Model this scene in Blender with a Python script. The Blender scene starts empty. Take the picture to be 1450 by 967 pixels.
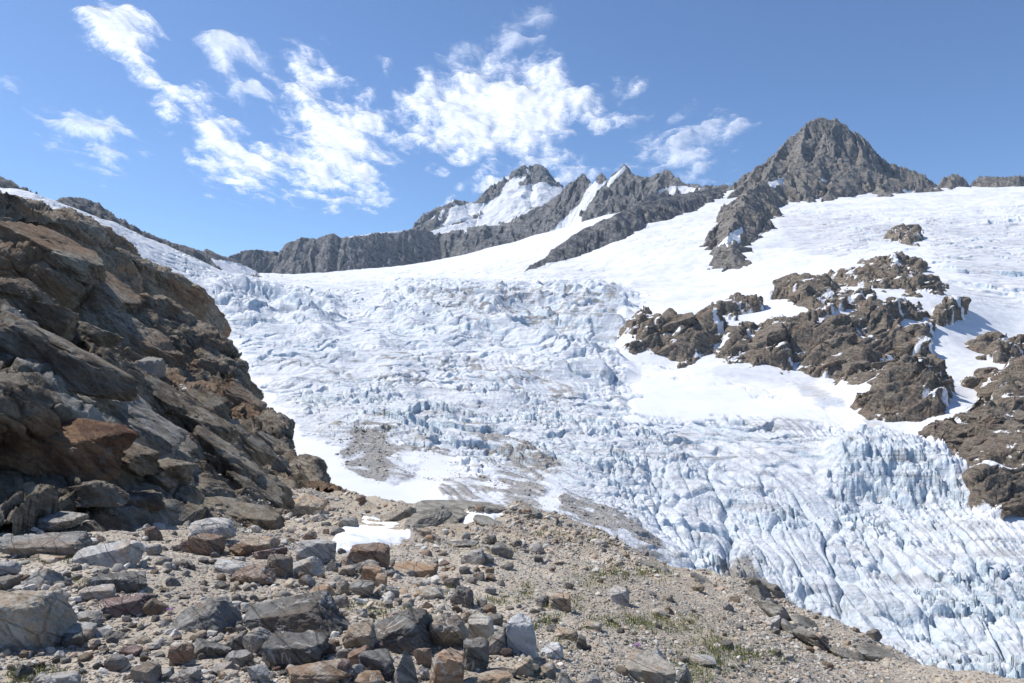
import bpy, bmesh, math, random
import numpy as np

rng = np.random.default_rng(7)
random.seed(7)
scene = bpy.context.scene
COL = scene.collection
F = 967.0            # focal length in photograph pixels (24 mm lens on a 36 mm sensor, 1450 px wide)
CX, CY = 725.0, 483.5

# ------------------------------------------------------------------ numeric helpers
def P(px, py, Y):
    """point seen at a photograph pixel, at depth Y metres -> world metres"""
    return ((px - CX) / F * Y, Y, (CY - py) / F * Y)

def _hash(ix, iy, seed):
    h = (ix.astype(np.uint32) * np.uint32(374761393) + iy.astype(np.uint32) * np.uint32(668265263)
         + np.uint32((seed * 2246822519) & 0xffffffff))
    h = (h ^ (h >> np.uint32(13))) * np.uint32(1274126177)
    return h ^ (h >> np.uint32(16))

def rnd01(ix, iy, seed):
    return (_hash(ix, iy, seed) & np.uint32(0xffff)).astype(np.float32) / 65535.0

def noise2(x, y, seed=0):
    x = np.asarray(x, np.float32); y = np.asarray(y, np.float32)
    x0 = np.floor(x); y0 = np.floor(y)
    fx = x - x0; fy = y - y0
    ix = x0.astype(np.int64); iy = y0.astype(np.int64)
    u = fx * fx * fx * (fx * (fx * 6 - 15) + 10); v = fy * fy * fy * (fy * (fy * 6 - 15) + 10)
    def g(dx, dy):
        a = (_hash(ix + dx, iy + dy, seed) & np.uint32(0xffff)).astype(np.float32) * np.float32(2 * math.pi / 65536)
        return np.cos(a) * (fx - dx) + np.sin(a) * (fy - dy)
    a = g(0, 0); b = g(1, 0); c = g(0, 1); d = g(1, 1)
    return ((a + (b - a) * u) + ((c + (d - c) * u) - (a + (b - a) * u)) * v) * 1.5

def fbm2(x, y, octv=4, seed=0, gain=0.5, lac=2.03):
    r = 0; a = 1.0
    for i in range(octv):
        r = r + a * noise2(x, y, seed + i * 17)
        x = x * lac + 11.3; y = y * lac + 5.7; a *= gain
    return r

def ridge2(x, y, octv=4, seed=0, gain=0.5, lac=2.1):
    r = 0; a = 1.0; w = 1.0
    for i in range(octv):
        n = 1 - np.abs(noise2(x, y, seed + i * 13)) * 1.6
        n = np.clip(n, 0, 1) ** 2 * w
        r = r + a * n; w = np.clip(n * 1.6, 0, 1)
        x = x * lac + 3.1; y = y * lac + 7.9; a *= gain
    return r

def noise3(x, y, z, seed=0):
    """smooth 3-D noise: two slices of 2-D noise blended along z"""
    z0 = np.floor(z); f = (z - z0).astype(np.float32); f = f * f * (3 - 2 * f)
    o = z0 * 37.17
    o1 = (z0 + 1) * 37.17
    a = noise2(x + o, y + o * 1.7, seed); b = noise2(x + o1, y + o1 * 1.7, seed)
    return a + (b - a) * f

def fbm3(x, y, z, octv=4, seed=0, gain=0.5, lac=2.03):
    r = 0; a = 1.0
    for i in range(octv):
        r = r + a * noise3(x, y, z, seed + i * 17)
        x = x * lac + 11.3; y = y * lac + 5.7; z = z * lac + 1.9; a *= gain
    return r

def worley2(x, y, seed=0, jit=0.9):
    x0 = np.floor(x).astype(np.int64); y0 = np.floor(y).astype(np.int64)
    F1 = np.full(x.shape, 9.0, np.float32); F2 = F1.copy()
    cid = np.zeros(x.shape, np.float32); ddx = cid.copy(); ddy = cid.copy()
    for i in (-1, 0, 1):
        for j in (-1, 0, 1):
            cx = x0 + i; cy = y0 + j
            jx = (rnd01(cx, cy, seed) - .5) * jit + .5; jy = (rnd01(cx, cy, seed + 5) - .5) * jit + .5
            dx = (x - cx - jx).astype(np.float32); dy = (y - cy - jy).astype(np.float32)
            d = np.sqrt(dx * dx + dy * dy)
            m = d < F1
            F2 = np.where(m, F1, np.minimum(F2, d))
            F1 = np.where(m, d, F1)
            cid = np.where(m, rnd01(cx, cy, seed + 9), cid)
            ddx = np.where(m, dx, ddx); ddy = np.where(m, dy, ddy)
    return F1, F2, cid, ddx, ddy

def sstep(a, b, x):
    t = np.clip((x - a) / (b - a), 0, 1)
    return t * t * (3 - 2 * t)

class TPS:
    """thin plate spline of elevation tangent over (X/Y, ln Y), from surveyed points"""
    def __init__(self, pts, lam=1e-4, wl=1.0):
        pts = np.array(pts, float); self.wl = wl
        q = np.c_[(pts[:, 0] - CX) / F, np.log(pts[:, 2]) * wl]
        t = (CY - pts[:, 1]) / F
        n = len(q); K = self.U(np.linalg.norm(q[:, None] - q[None], axis=2)) + lam * np.eye(n)
        Pm = np.c_[np.ones(n), q]
        A = np.block([[K, Pm], [Pm.T, np.zeros((3, 3))]])
        self.c = np.linalg.solve(A, np.r_[t, 0, 0, 0]); self.q = q
    @staticmethod
    def U(r):
        return np.where(r > 1e-9, r * r * np.log(np.maximum(r, 1e-9)), 0)
    def __call__(self, s, Y):
        sh = np.shape(s); s = np.ravel(s); l = np.ravel(np.log(Y) * self.wl)
        out = np.empty(len(s))
        for a in range(0, len(s), 40000):
            d = np.sqrt((s[a:a + 40000, None] - self.q[None, :, 0]) ** 2 + (l[a:a + 40000, None] - self.q[None, :, 1]) ** 2)
            out[a:a + 40000] = self.U(d) @ self.c[:-3] + self.c[-3] + s[a:a + 40000] * self.c[-2] + l[a:a + 40000] * self.c[-1]
        return out.reshape(sh)

class Grid2:
    """a coarse table over (s, ln Y) read back with smooth interpolation"""
    def __init__(self, s0, s1, Y0, Y1, n, m):
        self.s = np.linspace(s0, s1, n); self.l = np.linspace(math.log(Y0), math.log(Y1), m)
        self.S, self.L = np.meshgrid(self.s, self.l); self.Y = np.exp(self.L)
    def read(self, tab, s, Y):
        n = len(self.s); m = len(self.l)
        u = np.clip((s - self.s[0]) / (self.s[-1] - self.s[0]) * (n - 1), 0, n - 1.001)
        v = np.clip((np.log(Y) - self.l[0]) / (self.l[-1] - self.l[0]) * (m - 1), 0, m - 1.001)
        i = u.astype(int); j = v.astype(int); fu = u - i; fv = v - j
        return ((tab[j, i] * (1 - fu) + tab[j, i + 1] * fu) * (1 - fv)
                + (tab[j + 1, i] * (1 - fu) + tab[j + 1, i + 1] * fu) * fv)

def sdf(px, py, poly):
    """signed distance to a polygon, positive inside"""
    poly = np.array(poly, float); sh = np.shape(px)
    x = np.ravel(px); y = np.ravel(py)
    d2 = np.full(x.shape, 1e12); ins = np.zeros(x.shape, bool)
    for (ax, ay), (bx, by) in zip(poly, np.roll(poly, -1, 0)):
        ex, ey = bx - ax, by - ay
        t = np.clip(((x - ax) * ex + (y - ay) * ey) / (ex * ex + ey * ey + 1e-12), 0, 1)
        d2 = np.minimum(d2, (x - ax - t * ex) ** 2 + (y - ay - t * ey) ** 2)
        c = ((ay > y) != (by > y)) & (x < (bx - ax) * (y - ay) / (by - ay + 1e-12) + ax)
        ins ^= c
    d = np.sqrt(d2)
    return np.where(ins, d, -d).reshape(sh)

def soft(px, py, poly, w):
    d = sdf(px, py, poly)
    return sstep(-w, w, d)

# ------------------------------------------------------------------ mesh helpers
def mesh_from(name, co, quads, mat, attrs=None, smooth=True, cols=None):
    co = np.ascontiguousarray(co, np.float32).reshape(-1, 3); quads = np.ascontiguousarray(quads, np.int32)
    k = quads.shape[1]
    me = bpy.data.meshes.new(name)
    me.vertices.add(len(co)); me.vertices.foreach_set("co", co.ravel())
    me.loops.add(quads.size); me.loops.foreach_set("vertex_index", quads.ravel())
    me.polygons.add(len(quads))
    me.polygons.foreach_set("loop_start", np.arange(0, quads.size, k, dtype=np.int32))
    me.polygons.foreach_set("use_smooth", np.full(len(quads), smooth, bool))
    me.update(calc_edges=True)
    for key, v in (attrs or {}).items():
        a = me.attributes.new(key, 'FLOAT', 'POINT'); a.data.foreach_set("value", np.ascontiguousarray(v, np.float32).ravel())
    for key, v in (cols or {}).items():
        a = me.attributes.new(key, 'FLOAT_COLOR', 'POINT')
        c = np.ones((len(co), 4), np.float32); c[:, :3] = v; a.data.foreach_set("color", c.ravel())
    me.materials.append(mat)
    return me

def link(name, me, label=None, cat=None, kind=None, group=None, parent=None):
    o = bpy.data.objects.new(name, me); COL.objects.link(o)
    tag(o, label, cat, kind, group)
    if parent: o.parent = parent
    return o

def tag(o, label=None, cat=None, kind=None, group=None):
    if label: o["label"] = label
    if cat: o["category"] = cat
    if kind: o["kind"] = kind
    if group: o["group"] = group

def grid_quads(ny, nx, keep=None):
    idx = np.arange(ny * nx, dtype=np.int32).reshape(ny, nx)
    q = np.stack([idx[:-1, :-1], idx[:-1, 1:], idx[1:, 1:], idx[1:, :-1]], -1)
    if keep is not None: q = q[keep]
    return q.reshape(-1, 4)

def compact(co, q, attrs):
    used = np.zeros(len(co), bool); used[q.ravel()] = True
    remap = np.cumsum(used) - 1
    return co[used], remap[q], {k: np.ravel(v)[used] for k, v in attrs.items()}

def grid_object(name, X, Y, Z, mat, attrs, keep=None, **kw):
    co = np.stack([X, Y, Z], -1).reshape(-1, 3)
    q = grid_quads(*X.shape, keep)
    co, q, attrs = compact(co, q, attrs)
    return link(name, mesh_from(name, co, q, mat, attrs), **kw)

def fan(px0, px1, nx, Y0, Y1, ny):
    s = np.linspace((px0 - CX) / F, (px1 - CX) / F, nx); Y = np.exp(np.linspace(math.log(Y0), math.log(Y1), ny))
    S, YY = np.meshgrid(s, Y)
    return S, YY

# ------------------------------------------------------------------ material helpers
class NT:
    def __init__(self, name):
        self.m = bpy.data.materials.new(name); self.m.use_nodes = True
        self.t = self.m.node_tree; self.t.nodes.clear()
        self.out = self.n('ShaderNodeOutputMaterial')
    def n(self, typ, **kw):
        nd = self.t.nodes.new(typ)
        for k, v in kw.items(): setattr(nd, k, v)
        return nd
    def set(self, sock, v):
        if hasattr(v, 'is_output'): self.t.links.new(v, sock)
        elif isinstance(v, (tuple, list)) and sock.type == 'RGBA' and len(v) == 3: sock.default_value = (*v, 1)
        else: sock.default_value = v
    def attr(self, name, color=False):
        nd = self.n('ShaderNodeAttribute', attribute_name=name)
        return nd.outputs['Color' if color else 'Fac']
    def coord(self, which='Object'):
        return self.n('ShaderNodeTexCoord').outputs[which]
    def mapping(self, vec, scale=(1, 1, 1), rot=(0, 0, 0), loc=(0, 0, 0)):
        nd = self.n('ShaderNodeMapping'); self.set(nd.inputs['Vector'], vec)
        nd.inputs['Scale'].default_value = scale; nd.inputs['Rotation'].default_value = rot; nd.inputs['Location'].default_value = loc
        return nd.outputs[0]
    def noise(self, vec, scale, detail=5, rough=0.55, dist=0.0, ridged=False):
        nd = self.n('ShaderNodeTexNoise'); self.set(nd.inputs['Vector'], vec)
        if ridged: nd.noise_type = 'RIDGED_MULTIFRACTAL'
        nd.inputs['Scale'].default_value = scale; nd.inputs['Detail'].default_value = detail
        nd.inputs['Roughness'].default_value = rough; nd.inputs['Distortion'].default_value = dist
        return nd.outputs['Fac']
    def vor(self, vec, scale, feature='F1', out='Distance', rand=1.0):
        nd = self.n('ShaderNodeTexVoronoi', feature=feature); self.set(nd.inputs['Vector'], vec)
        nd.inputs['Scale'].default_value = scale; nd.inputs['Randomness'].default_value = rand
        return nd.outputs[out]
    def math(self, op, a, b=None, clamp=False):
        nd = self.n('ShaderNodeMath', operation=op); nd.use_clamp = clamp
        self.set(nd.inputs[0], a)
        if b is not None: self.set(nd.inputs[1], b)
        return nd.outputs[0]
    def ramp(self, fac, a, b, lo=0.0, hi=1.0):
        nd = self.n('ShaderNodeMapRange', interpolation_type='SMOOTHSTEP'); self.set(nd.inputs['Value'], fac)
        nd.inputs['From Min'].default_value = a; nd.inputs['From Max'].default_value = b
        nd.inputs['To Min'].default_value = lo; nd.inputs['To Max'].default_value = hi
        return nd.outputs[0]
    def mix(self, fac, a, b, mode='MIX'):
        nd = self.n('ShaderNodeMix', data_type='RGBA', blend_type=mode)
        self.set(nd.inputs['Factor'], fac); self.set(nd.inputs['A'], a) if False else None
        ins = [i for i in nd.inputs if i.type == 'RGBA']
        self.set(ins[0], a); self.set(ins[1], b)
        return [o for o in nd.outputs if o.type == 'RGBA'][0]
    def colors(self, fac, stops):
        nd = self.n('ShaderNodeValToRGB'); self.set(nd.inputs[0], fac)
        el = nd.color_ramp.elements
        while len(el) < len(stops): el.new(0.5)
        for e, (p, c) in zip(el, stops): e.position = p; e.color = (*c, 1)
        return nd.outputs[0]
    def bump(self, h, dist, strength=1.0, normal=None):
        nd = self.n('ShaderNodeBump'); self.set(nd.inputs['Height'], h)
        nd.inputs['Distance'].default_value = dist; nd.inputs['Strength'].default_value = strength
        if normal is not None: self.set(nd.inputs['Normal'], normal)
        return nd.outputs[0]
    def finish(self, color, rough=0.85, normal=None, spec=0.3, **kw):
        b = self.n('ShaderNodeBsdfPrincipled')
        self.set(b.inputs['Base Color'], color); self.set(b.inputs['Roughness'], rough)
        b.inputs['Specular IOR Level'].default_value = spec
        if normal is not None: self.set(b.inputs['Normal'], normal)
        for k, v in kw.items(): self.set(b.inputs[k], v)
        self.t.links.new(b.outputs[0], self.out.inputs['Surface'])
        return self.m

def blocks3(x, y, z, sc, seed, wdir, adir, aspect=4.5):
    """relief of joint-bounded rock layers, one size: about -0.6..1"""
    wv = fbm3(x / (sc * 4), y / (sc * 4), z / (sc * 4), 3, seed + int(sc * 10)) * sc * 0.8
    w = wdir[0] * x + wdir[1] * y + wdir[2] * z + wv
    al = adir[0] * x + adir[1] * y + adir[2] * z + wv
    F1, F2, c, dx, dy = worley2(al / (sc * aspect), w / sc, seed + int(sc * 7))
    blk = c * 1.2 + dx * ((c * 71.3) % 1 - .5) * 0.9 + dy * (0.45 + 0.6 * ((c * 31.7) % 1))
    joint = sstep(0, 0.10, F2 - F1)
    return (blk - .6) * 1.15 - 0.45 * (1 - joint)
# ------------------------------------------------------------------ materials
SNOW_C = (0.755, 0.76, 0.775)

def strata(k, v, along, across, dip=0.60, deep=0.5):
    """coordinates along / across tilted rock layers"""
    n = math.sqrt(dip * dip + deep * deep + 0.67 ** 2)
    w = (dip / n, deep / n, 0.67 / n)
    a = (0.84, -0.12, -0.53 * dip / 0.5); b = (0.2, 0.8, -0.55)
    cb = k.n('ShaderNodeCombineXYZ')
    for i, (dv, sc) in enumerate(((a, along), (b, along), (w, across))):
        d = k.n('ShaderNodeVectorMath', operation='DOT_PRODUCT'); k.set(d.inputs[0], v); d.inputs[1].default_value = dv
        k.set(cb.inputs[i], k.math('MULTIPLY', d.outputs['Value'], sc))
    return cb.outputs[0]

def mat_glacier():
    k = NT('glacier_ice'); v = k.coord()
    dirt_and_cracks = k.attr('dirt_and_cracks'); fresh = k.attr('fresh'); crev = k.attr('crev')
    nz = k.n('ShaderNodeSeparateXYZ'); k.set(nz.inputs[0], k.n('ShaderNodeNewGeometry').outputs['True Normal'])
    steep = k.ramp(nz.outputs[2], 0.62, 0.22)
    big = k.noise(v, 0.02, 6, 0.6)
    med = k.noise(v, 0.14, 7, 0.65, 0.4)
    band = k.noise(k.mapping(v, (0.012, 0.11, 0.25), (0, 0, 0.12)), 1.0, 6, 0.65, 0.6)
    fine = k.noise(v, 0.9, 6, 0.7)
    c = k.mix(k.ramp(big, 0.35, 0.65), (0.76, 0.775, 0.795), (0.675, 0.70, 0.735))
    c = k.mix(k.math('MULTIPLY', k.ramp(med, 0.48, 0.68), 0.6), c, (0.51, 0.54, 0.585))
    ice = k.mix(k.ramp(fine, 0.35, 0.7), (0.50, 0.605, 0.68), (0.66, 0.725, 0.77))
    c = k.mix(k.math('MULTIPLY', k.math('MAXIMUM', steep, k.math('MULTIPLY', crev, 0.5)), k.math('SUBTRACT', 1.0, k.math('MULTIPLY', fresh, 0.8)), True), c, ice)
    d1 = k.math('MULTIPLY', k.ramp(band, 0.50, 0.66), k.math('SUBTRACT', 1.0, fresh))
    c = k.mix(k.math('MULTIPLY', d1, 0.62), c, (0.40, 0.40, 0.41))
    d2 = k.ramp(k.math('ADD', dirt_and_cracks, k.math('ADD', k.math('MULTIPLY', k.math('SUBTRACT', med, 0.5), 1.0), k.math('MULTIPLY', k.math('SUBTRACT', band, 0.5), 1.6))), 0.34, 0.74)
    silt = k.mix(k.ramp(fine, 0.35, 0.7), (0.40, 0.385, 0.365), (0.27, 0.255, 0.235))
    c = k.mix(d2, c, silt)
    c = k.mix(k.math('MULTIPLY', k.ramp(fresh, 0.45, 0.75), 0.93), c, SNOW_C)
    h = k.math('ADD', k.math('MULTIPLY', med, 1.2), k.math('ADD', k.math('MULTIPLY', fine, 0.35), k.math('MULTIPLY', band, 0.9)))
    cut = k.math('SUBTRACT', 1.0, k.math('MULTIPLY', fresh, 0.9))
    bn = k.n('ShaderNodeBump'); k.set(bn.inputs['Height'], h); k.set(bn.inputs['Strength'], k.math('MULTIPLY', cut, 0.8)); bn.inputs['Distance'].default_value = 2.2
    return k.finish(c, k.mix(fresh, (0.55,) * 3, (0.8,) * 3), bn.outputs[0], 0.25)

def mat_snow():
    k = NT('firn_snow'); v = k.coord()
    dirt_and_cracks = k.attr('dirt_and_cracks')
    n1 = k.noise(k.mapping(v, (0.004, 0.012, 0.02), (0, 0, 0.5)), 1.0, 7, 0.6, 0.5)
    n2 = k.noise(v, 0.05, 7, 0.65, 0.3)
    n3 = k.noise(k.mapping(v, (0.012, 0.06, 0.1), (0, 0, -0.15)), 1.0, 6, 0.7, 0.8)
    c = k.mix(k.ramp(n1, 0.4, 0.65), (0.765, 0.77, 0.785), (0.69, 0.70, 0.72))
    d = k.ramp(k.math('ADD', dirt_and_cracks, k.math('MULTIPLY', k.math('SUBTRACT', n3, 0.5), 1.3)), 0.35, 0.8)
    c = k.mix(k.math('MULTIPLY', d, 0.9), c, k.mix(k.ramp(n2, 0.4, 0.6), (0.52, 0.50, 0.49), (0.50, 0.53, 0.58)))
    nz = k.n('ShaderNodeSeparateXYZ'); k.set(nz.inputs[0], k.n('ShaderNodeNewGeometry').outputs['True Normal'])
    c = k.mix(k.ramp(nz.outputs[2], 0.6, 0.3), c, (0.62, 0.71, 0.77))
    h = k.math('ADD', n2, k.math('MULTIPLY', n3, 1.0))
    bn = k.n('ShaderNodeBump'); k.set(bn.inputs['Height'], h); bn.inputs['Distance'].default_value = 6.0
    k.set(bn.inputs['Strength'], k.math('ADD', 0.18, k.math('MULTIPLY', dirt_and_cracks, 0.6), True))
    return k.finish(c, 0.75, bn.outputs[0], 0.2)

def mat_mountain(name, base=(0.20, 0.195, 0.19), dark=(0.105, 0.10, 0.10), warm=(0.26, 0.20, 0.15), sc=1.0, warm_amt=0.35, dip=0.5):
    """bare alpine rock with snow lying where the mesh carries it"""
    k = NT(name); v = k.coord()
    sn = k.attr('snow')
    st = k.noise(strata(k, v, 0.018 * sc, 0.085 * sc, dip, 0.3), 1.0, 8, 0.7, 0.6)
    n1 = k.noise(v, 0.012 * sc, 6, 0.6)
    n2 = k.noise(v, 0.11 * sc, 8, 0.72)
    c = k.mix(k.ramp(st, 0.36, 0.62), dark, base)
    c = k.mix(k.math('MULTIPLY', k.ramp(n1, 0.50, 0.68), warm_amt), c, warm)
    c = k.mix(k.math('MULTIPLY', k.ramp(n2, 0.46, 0.62), 0.65), c, (base[0] * 1.5, base[1] * 1.48, base[2] * 1.44))
    n4 = k.noise(strata(k, v, 0.05 * sc, 0.25 * sc, dip, 0.3), 1.0, 6, 0.7, 0.5)
    c = k.mix(k.math('MULTIPLY', k.ramp(n4, 0.47, 0.36), 0.8), c, (dark[0] * .6, dark[1] * .6, dark[2] * .6))
    s = k.ramp(k.math('ADD', sn, k.math('MULTIPLY', k.math('SUBTRACT', n2, 0.5), 0.5)), 0.44, 0.56)
    c = k.mix(s, c, SNOW_C)
    h = k.math('ADD', k.math('MULTIPLY', st, 1.2), k.math('ADD', n2, k.math('MULTIPLY', n4, 0.8)))
    bn = k.n('ShaderNodeBump'); k.set(bn.inputs['Height'], h); bn.inputs['Distance'].default_value = 13.0 / sc
    k.set(bn.inputs['Strength'], k.math('SUBTRACT', 0.95, k.math('MULTIPLY', s, 0.8)))
    return k.finish(c, 0.9, bn.outputs[0], 0.2)

def mat_cliff():
    """layered gneiss: grey and brown bands dipping down to the right, rusty patches"""
    k = NT('layered_gneiss'); v = k.coord()
    rust = k.attr('rust'); far = k.attr('scale')
    def pair(fn):   # features shrink near the camera, grow with distance: three nested sizes
        return fn
    st1 = k.noise(strata(k, v, 0.95, 3.4, 0.55, 0.45), 1.0, 8, 0.68, 0.5)
    st2 = k.noise(strata(k, v, 0.16, 0.6, 0.55, 0.45), 1.0, 9, 0.68, 0.5)
    n1 = k.noise(v, 0.16, 7, 0.62, 0.3)
    n2 = k.noise(v, 2.6, 8, 0.72)
    n3 = k.noise(v, 0.035, 7, 0.6, 0.3)
    c = k.mix(k.ramp(st2, 0.36, 0.62), (0.145, 0.108, 0.075), (0.38, 0.32, 0.24))
    c = k.mix(k.math('MULTIPLY', k.ramp(st1, 0.47, 0.60), 0.7), c, (0.44, 0.40, 0.33))
    c = k.mix(k.math('MULTIPLY', k.ramp(st1, 0.46, 0.36), 0.7), c, (0.095, 0.073, 0.056))
    c = k.mix(k.math('MULTIPLY', k.ramp(n3, 0.47, 0.60), 0.7), c, (0.29, 0.165, 0.085))
    c = k.mix(k.math('MULTIPLY', k.ramp(n1, 0.52, 0.68), 0.5), c, (0.31, 0.205, 0.125))
    r = k.ramp(k.math('ADD', rust, k.math('MULTIPLY', k.math('SUBTRACT', n1, 0.5), 0.9)), 0.4, 0.75)
    c = k.mix(r, c, k.mix(k.ramp(st1, 0.4, 0.6), (0.15, 0.08, 0.052), (0.33, 0.19, 0.10)))
    pl = k.ramp(k.math('SUBTRACT', k.math('MULTIPLY', k.math('SUBTRACT', n1, 0.5), 0.9), rust), 0.3, 0.7)
    c = k.mix(k.math('MULTIPLY', pl, 0.8), c, k.mix(k.ramp(st1, 0.36, 0.6), (0.28, 0.26, 0.22), (0.52, 0.50, 0.45)))
    c = k.mix(k.math('MULTIPLY', k.ramp(n2, 0.5, 0.72), 0.4), c, (0.44, 0.42, 0.37))
    b = k.bump(st2, 1.8, 0.9); b = k.bump(st1, 0.40, 1.0, b); b = k.bump(n2, 0.10, 1.0, b)
    return k.finish(c, 0.9, b, 0.25)

def mat_ground():
    """moraine: fine sand, grit and pebbles"""
    k = NT('moraine_grit'); v = k.coord()
    n1 = k.noise(v, 0.25, 7, 0.6, 0.2); n2 = k.noise(v, 3.0, 8, 0.7); n3 = k.noise(v, 0.06, 5, 0.6)
    peb = k.vor(v, 9.0, 'F1', 'Distance'); pebc = k.vor(v, 9.0, 'F1', 'Color')
    peb2 = k.vor(v, 26.0, 'F1', 'Distance'); pebc2 = k.vor(v, 26.0, 'F1', 'Color')
    c = k.mix(k.ramp(n1, 0.38, 0.62), (0.38, 0.325, 0.258), (0.50, 0.435, 0.35))
    sx = k.n('ShaderNodeSeparateXYZ'); k.set(sx.inputs[0], pebc)
    sy = k.n('ShaderNodeSeparateXYZ'); k.set(sy.inputs[0], pebc2)
    pc = k.colors(sx.outputs[0], [(0.0, (0.24, 0.23, 0.21)), (0.3, (0.45, 0.43, 0.39)), (0.55, (0.36, 0.30, 0.23)), (0.8, (0.44, 0.33, 0.23)), (1.0, (0.58, 0.56, 0.52))])
    pc2 = k.colors(sy.outputs[0], [(0.0, (0.22, 0.21, 0.19)), (0.4, (0.44, 0.41, 0.36)), (0.7, (0.40, 0.30, 0.21)), (1.0, (0.60, 0.57, 0.52))])
    c = k.mix(k.ramp(peb2, 0.50, 0.30, 0, 0.75), c, pc2)
    c = k.mix(k.math('MULTIPLY', k.ramp(peb, 0.42, 0.30), k.ramp(sx.outputs[1], 0.45, 0.55)), c, pc)
    c = k.mix(k.math('MULTIPLY', k.ramp(n3, 0.50, 0.66), 0.45), c, (0.43, 0.315, 0.21))
    g = k.math('MULTIPLY', k.attr('moss'), k.ramp(n2, 0.42, 0.60))
    c = k.mix(k.math('MULTIPLY', g, 0.42), c, (0.19, 0.19, 0.075))
    h = k.math('ADD', k.ramp(peb, 0.5, 0.0), k.math('MULTIPLY', n2, 0.7))
    b = k.bump(h, 0.07, 0.9); b = k.bump(k.ramp(peb2, 0.5, 0.0), 0.03, 0.9, b)
    return k.finish(c, 0.95, b, 0.15)

ROCK_TONES = {
    'grey': ((0.183, 0.174, 0.161), (0.403, 0.384, 0.348), (0.366, 0.262, 0.171)),
    'dark': ((0.092, 0.089, 0.083), (0.259, 0.247, 0.224), (0.230, 0.172, 0.121)),
    'pale': ((0.302, 0.291, 0.272), (0.560, 0.538, 0.504), (0.403, 0.291, 0.190)),
    'tan': ((0.252, 0.198, 0.144), (0.504, 0.420, 0.318), (0.432, 0.240, 0.120)),
    'rust': ((0.157, 0.104, 0.076), (0.355, 0.273, 0.212), (0.350, 0.208, 0.126)),
    'red': ((0.113, 0.076, 0.068), (0.284, 0.209, 0.186), (0.231, 0.137, 0.110)),
    'cream': ((0.347, 0.299, 0.231), (0.578, 0.530, 0.452), (0.452, 0.284, 0.147)),
    'orange': ((0.283, 0.197, 0.136), (0.518, 0.431, 0.336), (0.436, 0.259, 0.142)),
    'quartz': ((0.500, 0.490, 0.470), (0.680, 0.670, 0.650), (0.460, 0.360, 0.250)),
}
def mat_rock(tone):
    a, b_, stain = ROCK_TONES[tone]
    k = NT(tone + '_rock'); v0 = k.coord()
    oi = k.n('ShaderNodeObjectInfo').outputs['Random']
    vm = k.n('ShaderNodeVectorMath', operation='ADD'); k.set(vm.inputs[0], v0)
    cb = k.n('ShaderNodeCombineXYZ')
    for i, f in enumerate((37.0, 91.0, 53.0)): k.set(cb.inputs[i], k.math('MULTIPLY', oi, f))
    k.set(vm.inputs[1], cb.outputs[0]); v = vm.outputs[0]
    st = k.noise(strata(k, v, 2.4, 14.0, 0.5, 0.4), 1.0, 8, 0.7, 0.8)
    n1 = k.noise(v, 3.4, 6, 0.6, 0.3); n2 = k.noise(v, 24.0, 8, 0.75); sp = k.noise(v, 70.0, 3, 0.6)
    c = k.mix(k.ramp(st, 0.38, 0.60), a, b_)
    n0 = k.noise(v, 1.1, 5, 0.65, 0.6)
    c = k.mix(k.math('MULTIPLY', k.ramp(n0, 0.50, 0.62), 0.6), c, stain)
    c = k.mix(k.math('MULTIPLY', k.ramp(n1, 0.52, 0.66), 0.55), c, stain)
    c = k.mix(k.math('MULTIPLY', k.ramp(n2, 0.48, 0.72), 0.5), c, tuple(min(0.75, x * 1.35) for x in b_))
    c = k.mix(k.math('MULTIPLY', k.ramp(sp, 0.58, 0.68), 0.55), c, tuple(x * 0.55 for x in a))
    vn = k.math('ABSOLUTE', k.math('SUBTRACT', k.noise(k.mapping(v, (1, 1, 1), (0.4, 0.9, 0.2)), 2.1, 4, 0.5, 1.2), 0.5))
    c = k.mix(k.math('MULTIPLY', k.ramp(vn, 0.012, 0.003), k.ramp(n1, 0.42, 0.55, 0.0, 0.75)), c, (0.60, 0.58, 0.54))
    jt = k.vor(strata(k, v, 1.6, 5.0, 0.5, 0.4), 1.0, 'DISTANCE_TO_EDGE')
    c = k.mix(k.ramp(jt, 0.022, 0.004, 0.0, 0.38), c, tuple(x * 0.4 for x in a))
    st = k.math('SUBTRACT', st, k.ramp(jt, 0.035, 0.0, 0.0, 0.35))
    val = k.n('ShaderNodeHueSaturation'); k.set(val.inputs['Color'], c); k.set(val.inputs['Value'], k.math('ADD', 0.85, k.math('MULTIPLY', oi, 0.3)))
    b = k.bump(n1, 0.10, 0.7); b = k.bump(st, 0.055, 1.0, b); b = k.bump(n2, 0.016, 1.0, b)
    return k.finish(val.outputs[0], 0.85, b, 0.3)

def mat_gravel():
    k = NT('loose_stones'); v = k.coord()
    n2 = k.noise(v, 22.0, 6, 0.7); n1 = k.noise(v, 5.0, 5, 0.6)
    c = k.attr('tone', True)
    c = k.mix(k.ramp(n2, 0.35, 0.7, 0.0, 0.5), c, (0.42, 0.40, 0.37))
    c = k.mix(k.ramp(n1, 0.55, 0.75, 0.0, 0.6), c, (0.20, 0.175, 0.15))
    return k.finish(c, 0.9, k.bump(n2, 0.02, 0.8), 0.25)

def mat_patch_snow():
    k = NT('old_snow'); v = k.coord()
    n = k.noise(v, 0.9, 7, 0.65, 0.3); n2 = k.noise(v, 4.0, 6, 0.7); n3 = k.noise(v, 0.35, 5, 0.6)
    c = k.mix(k.ramp(n, 0.5, 0.72), (0.83, 0.84, 0.86), (0.70, 0.70, 0.70))
    c = k.mix(k.math('MULTIPLY', k.ramp(n2, 0.62, 0.72), 0.5), c, (0.45, 0.42, 0.38))
    return k.finish(c, 0.8, k.bump(k.math('ADD', n, k.math('MULTIPLY', n2, 0.4)), 0.16, 0.7), 0.2)

def mat_grass():
    k = NT('alpine_grass'); oi = k.attr('tone', True)
    return k.finish(oi, 0.7, None, 0.2)

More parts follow.
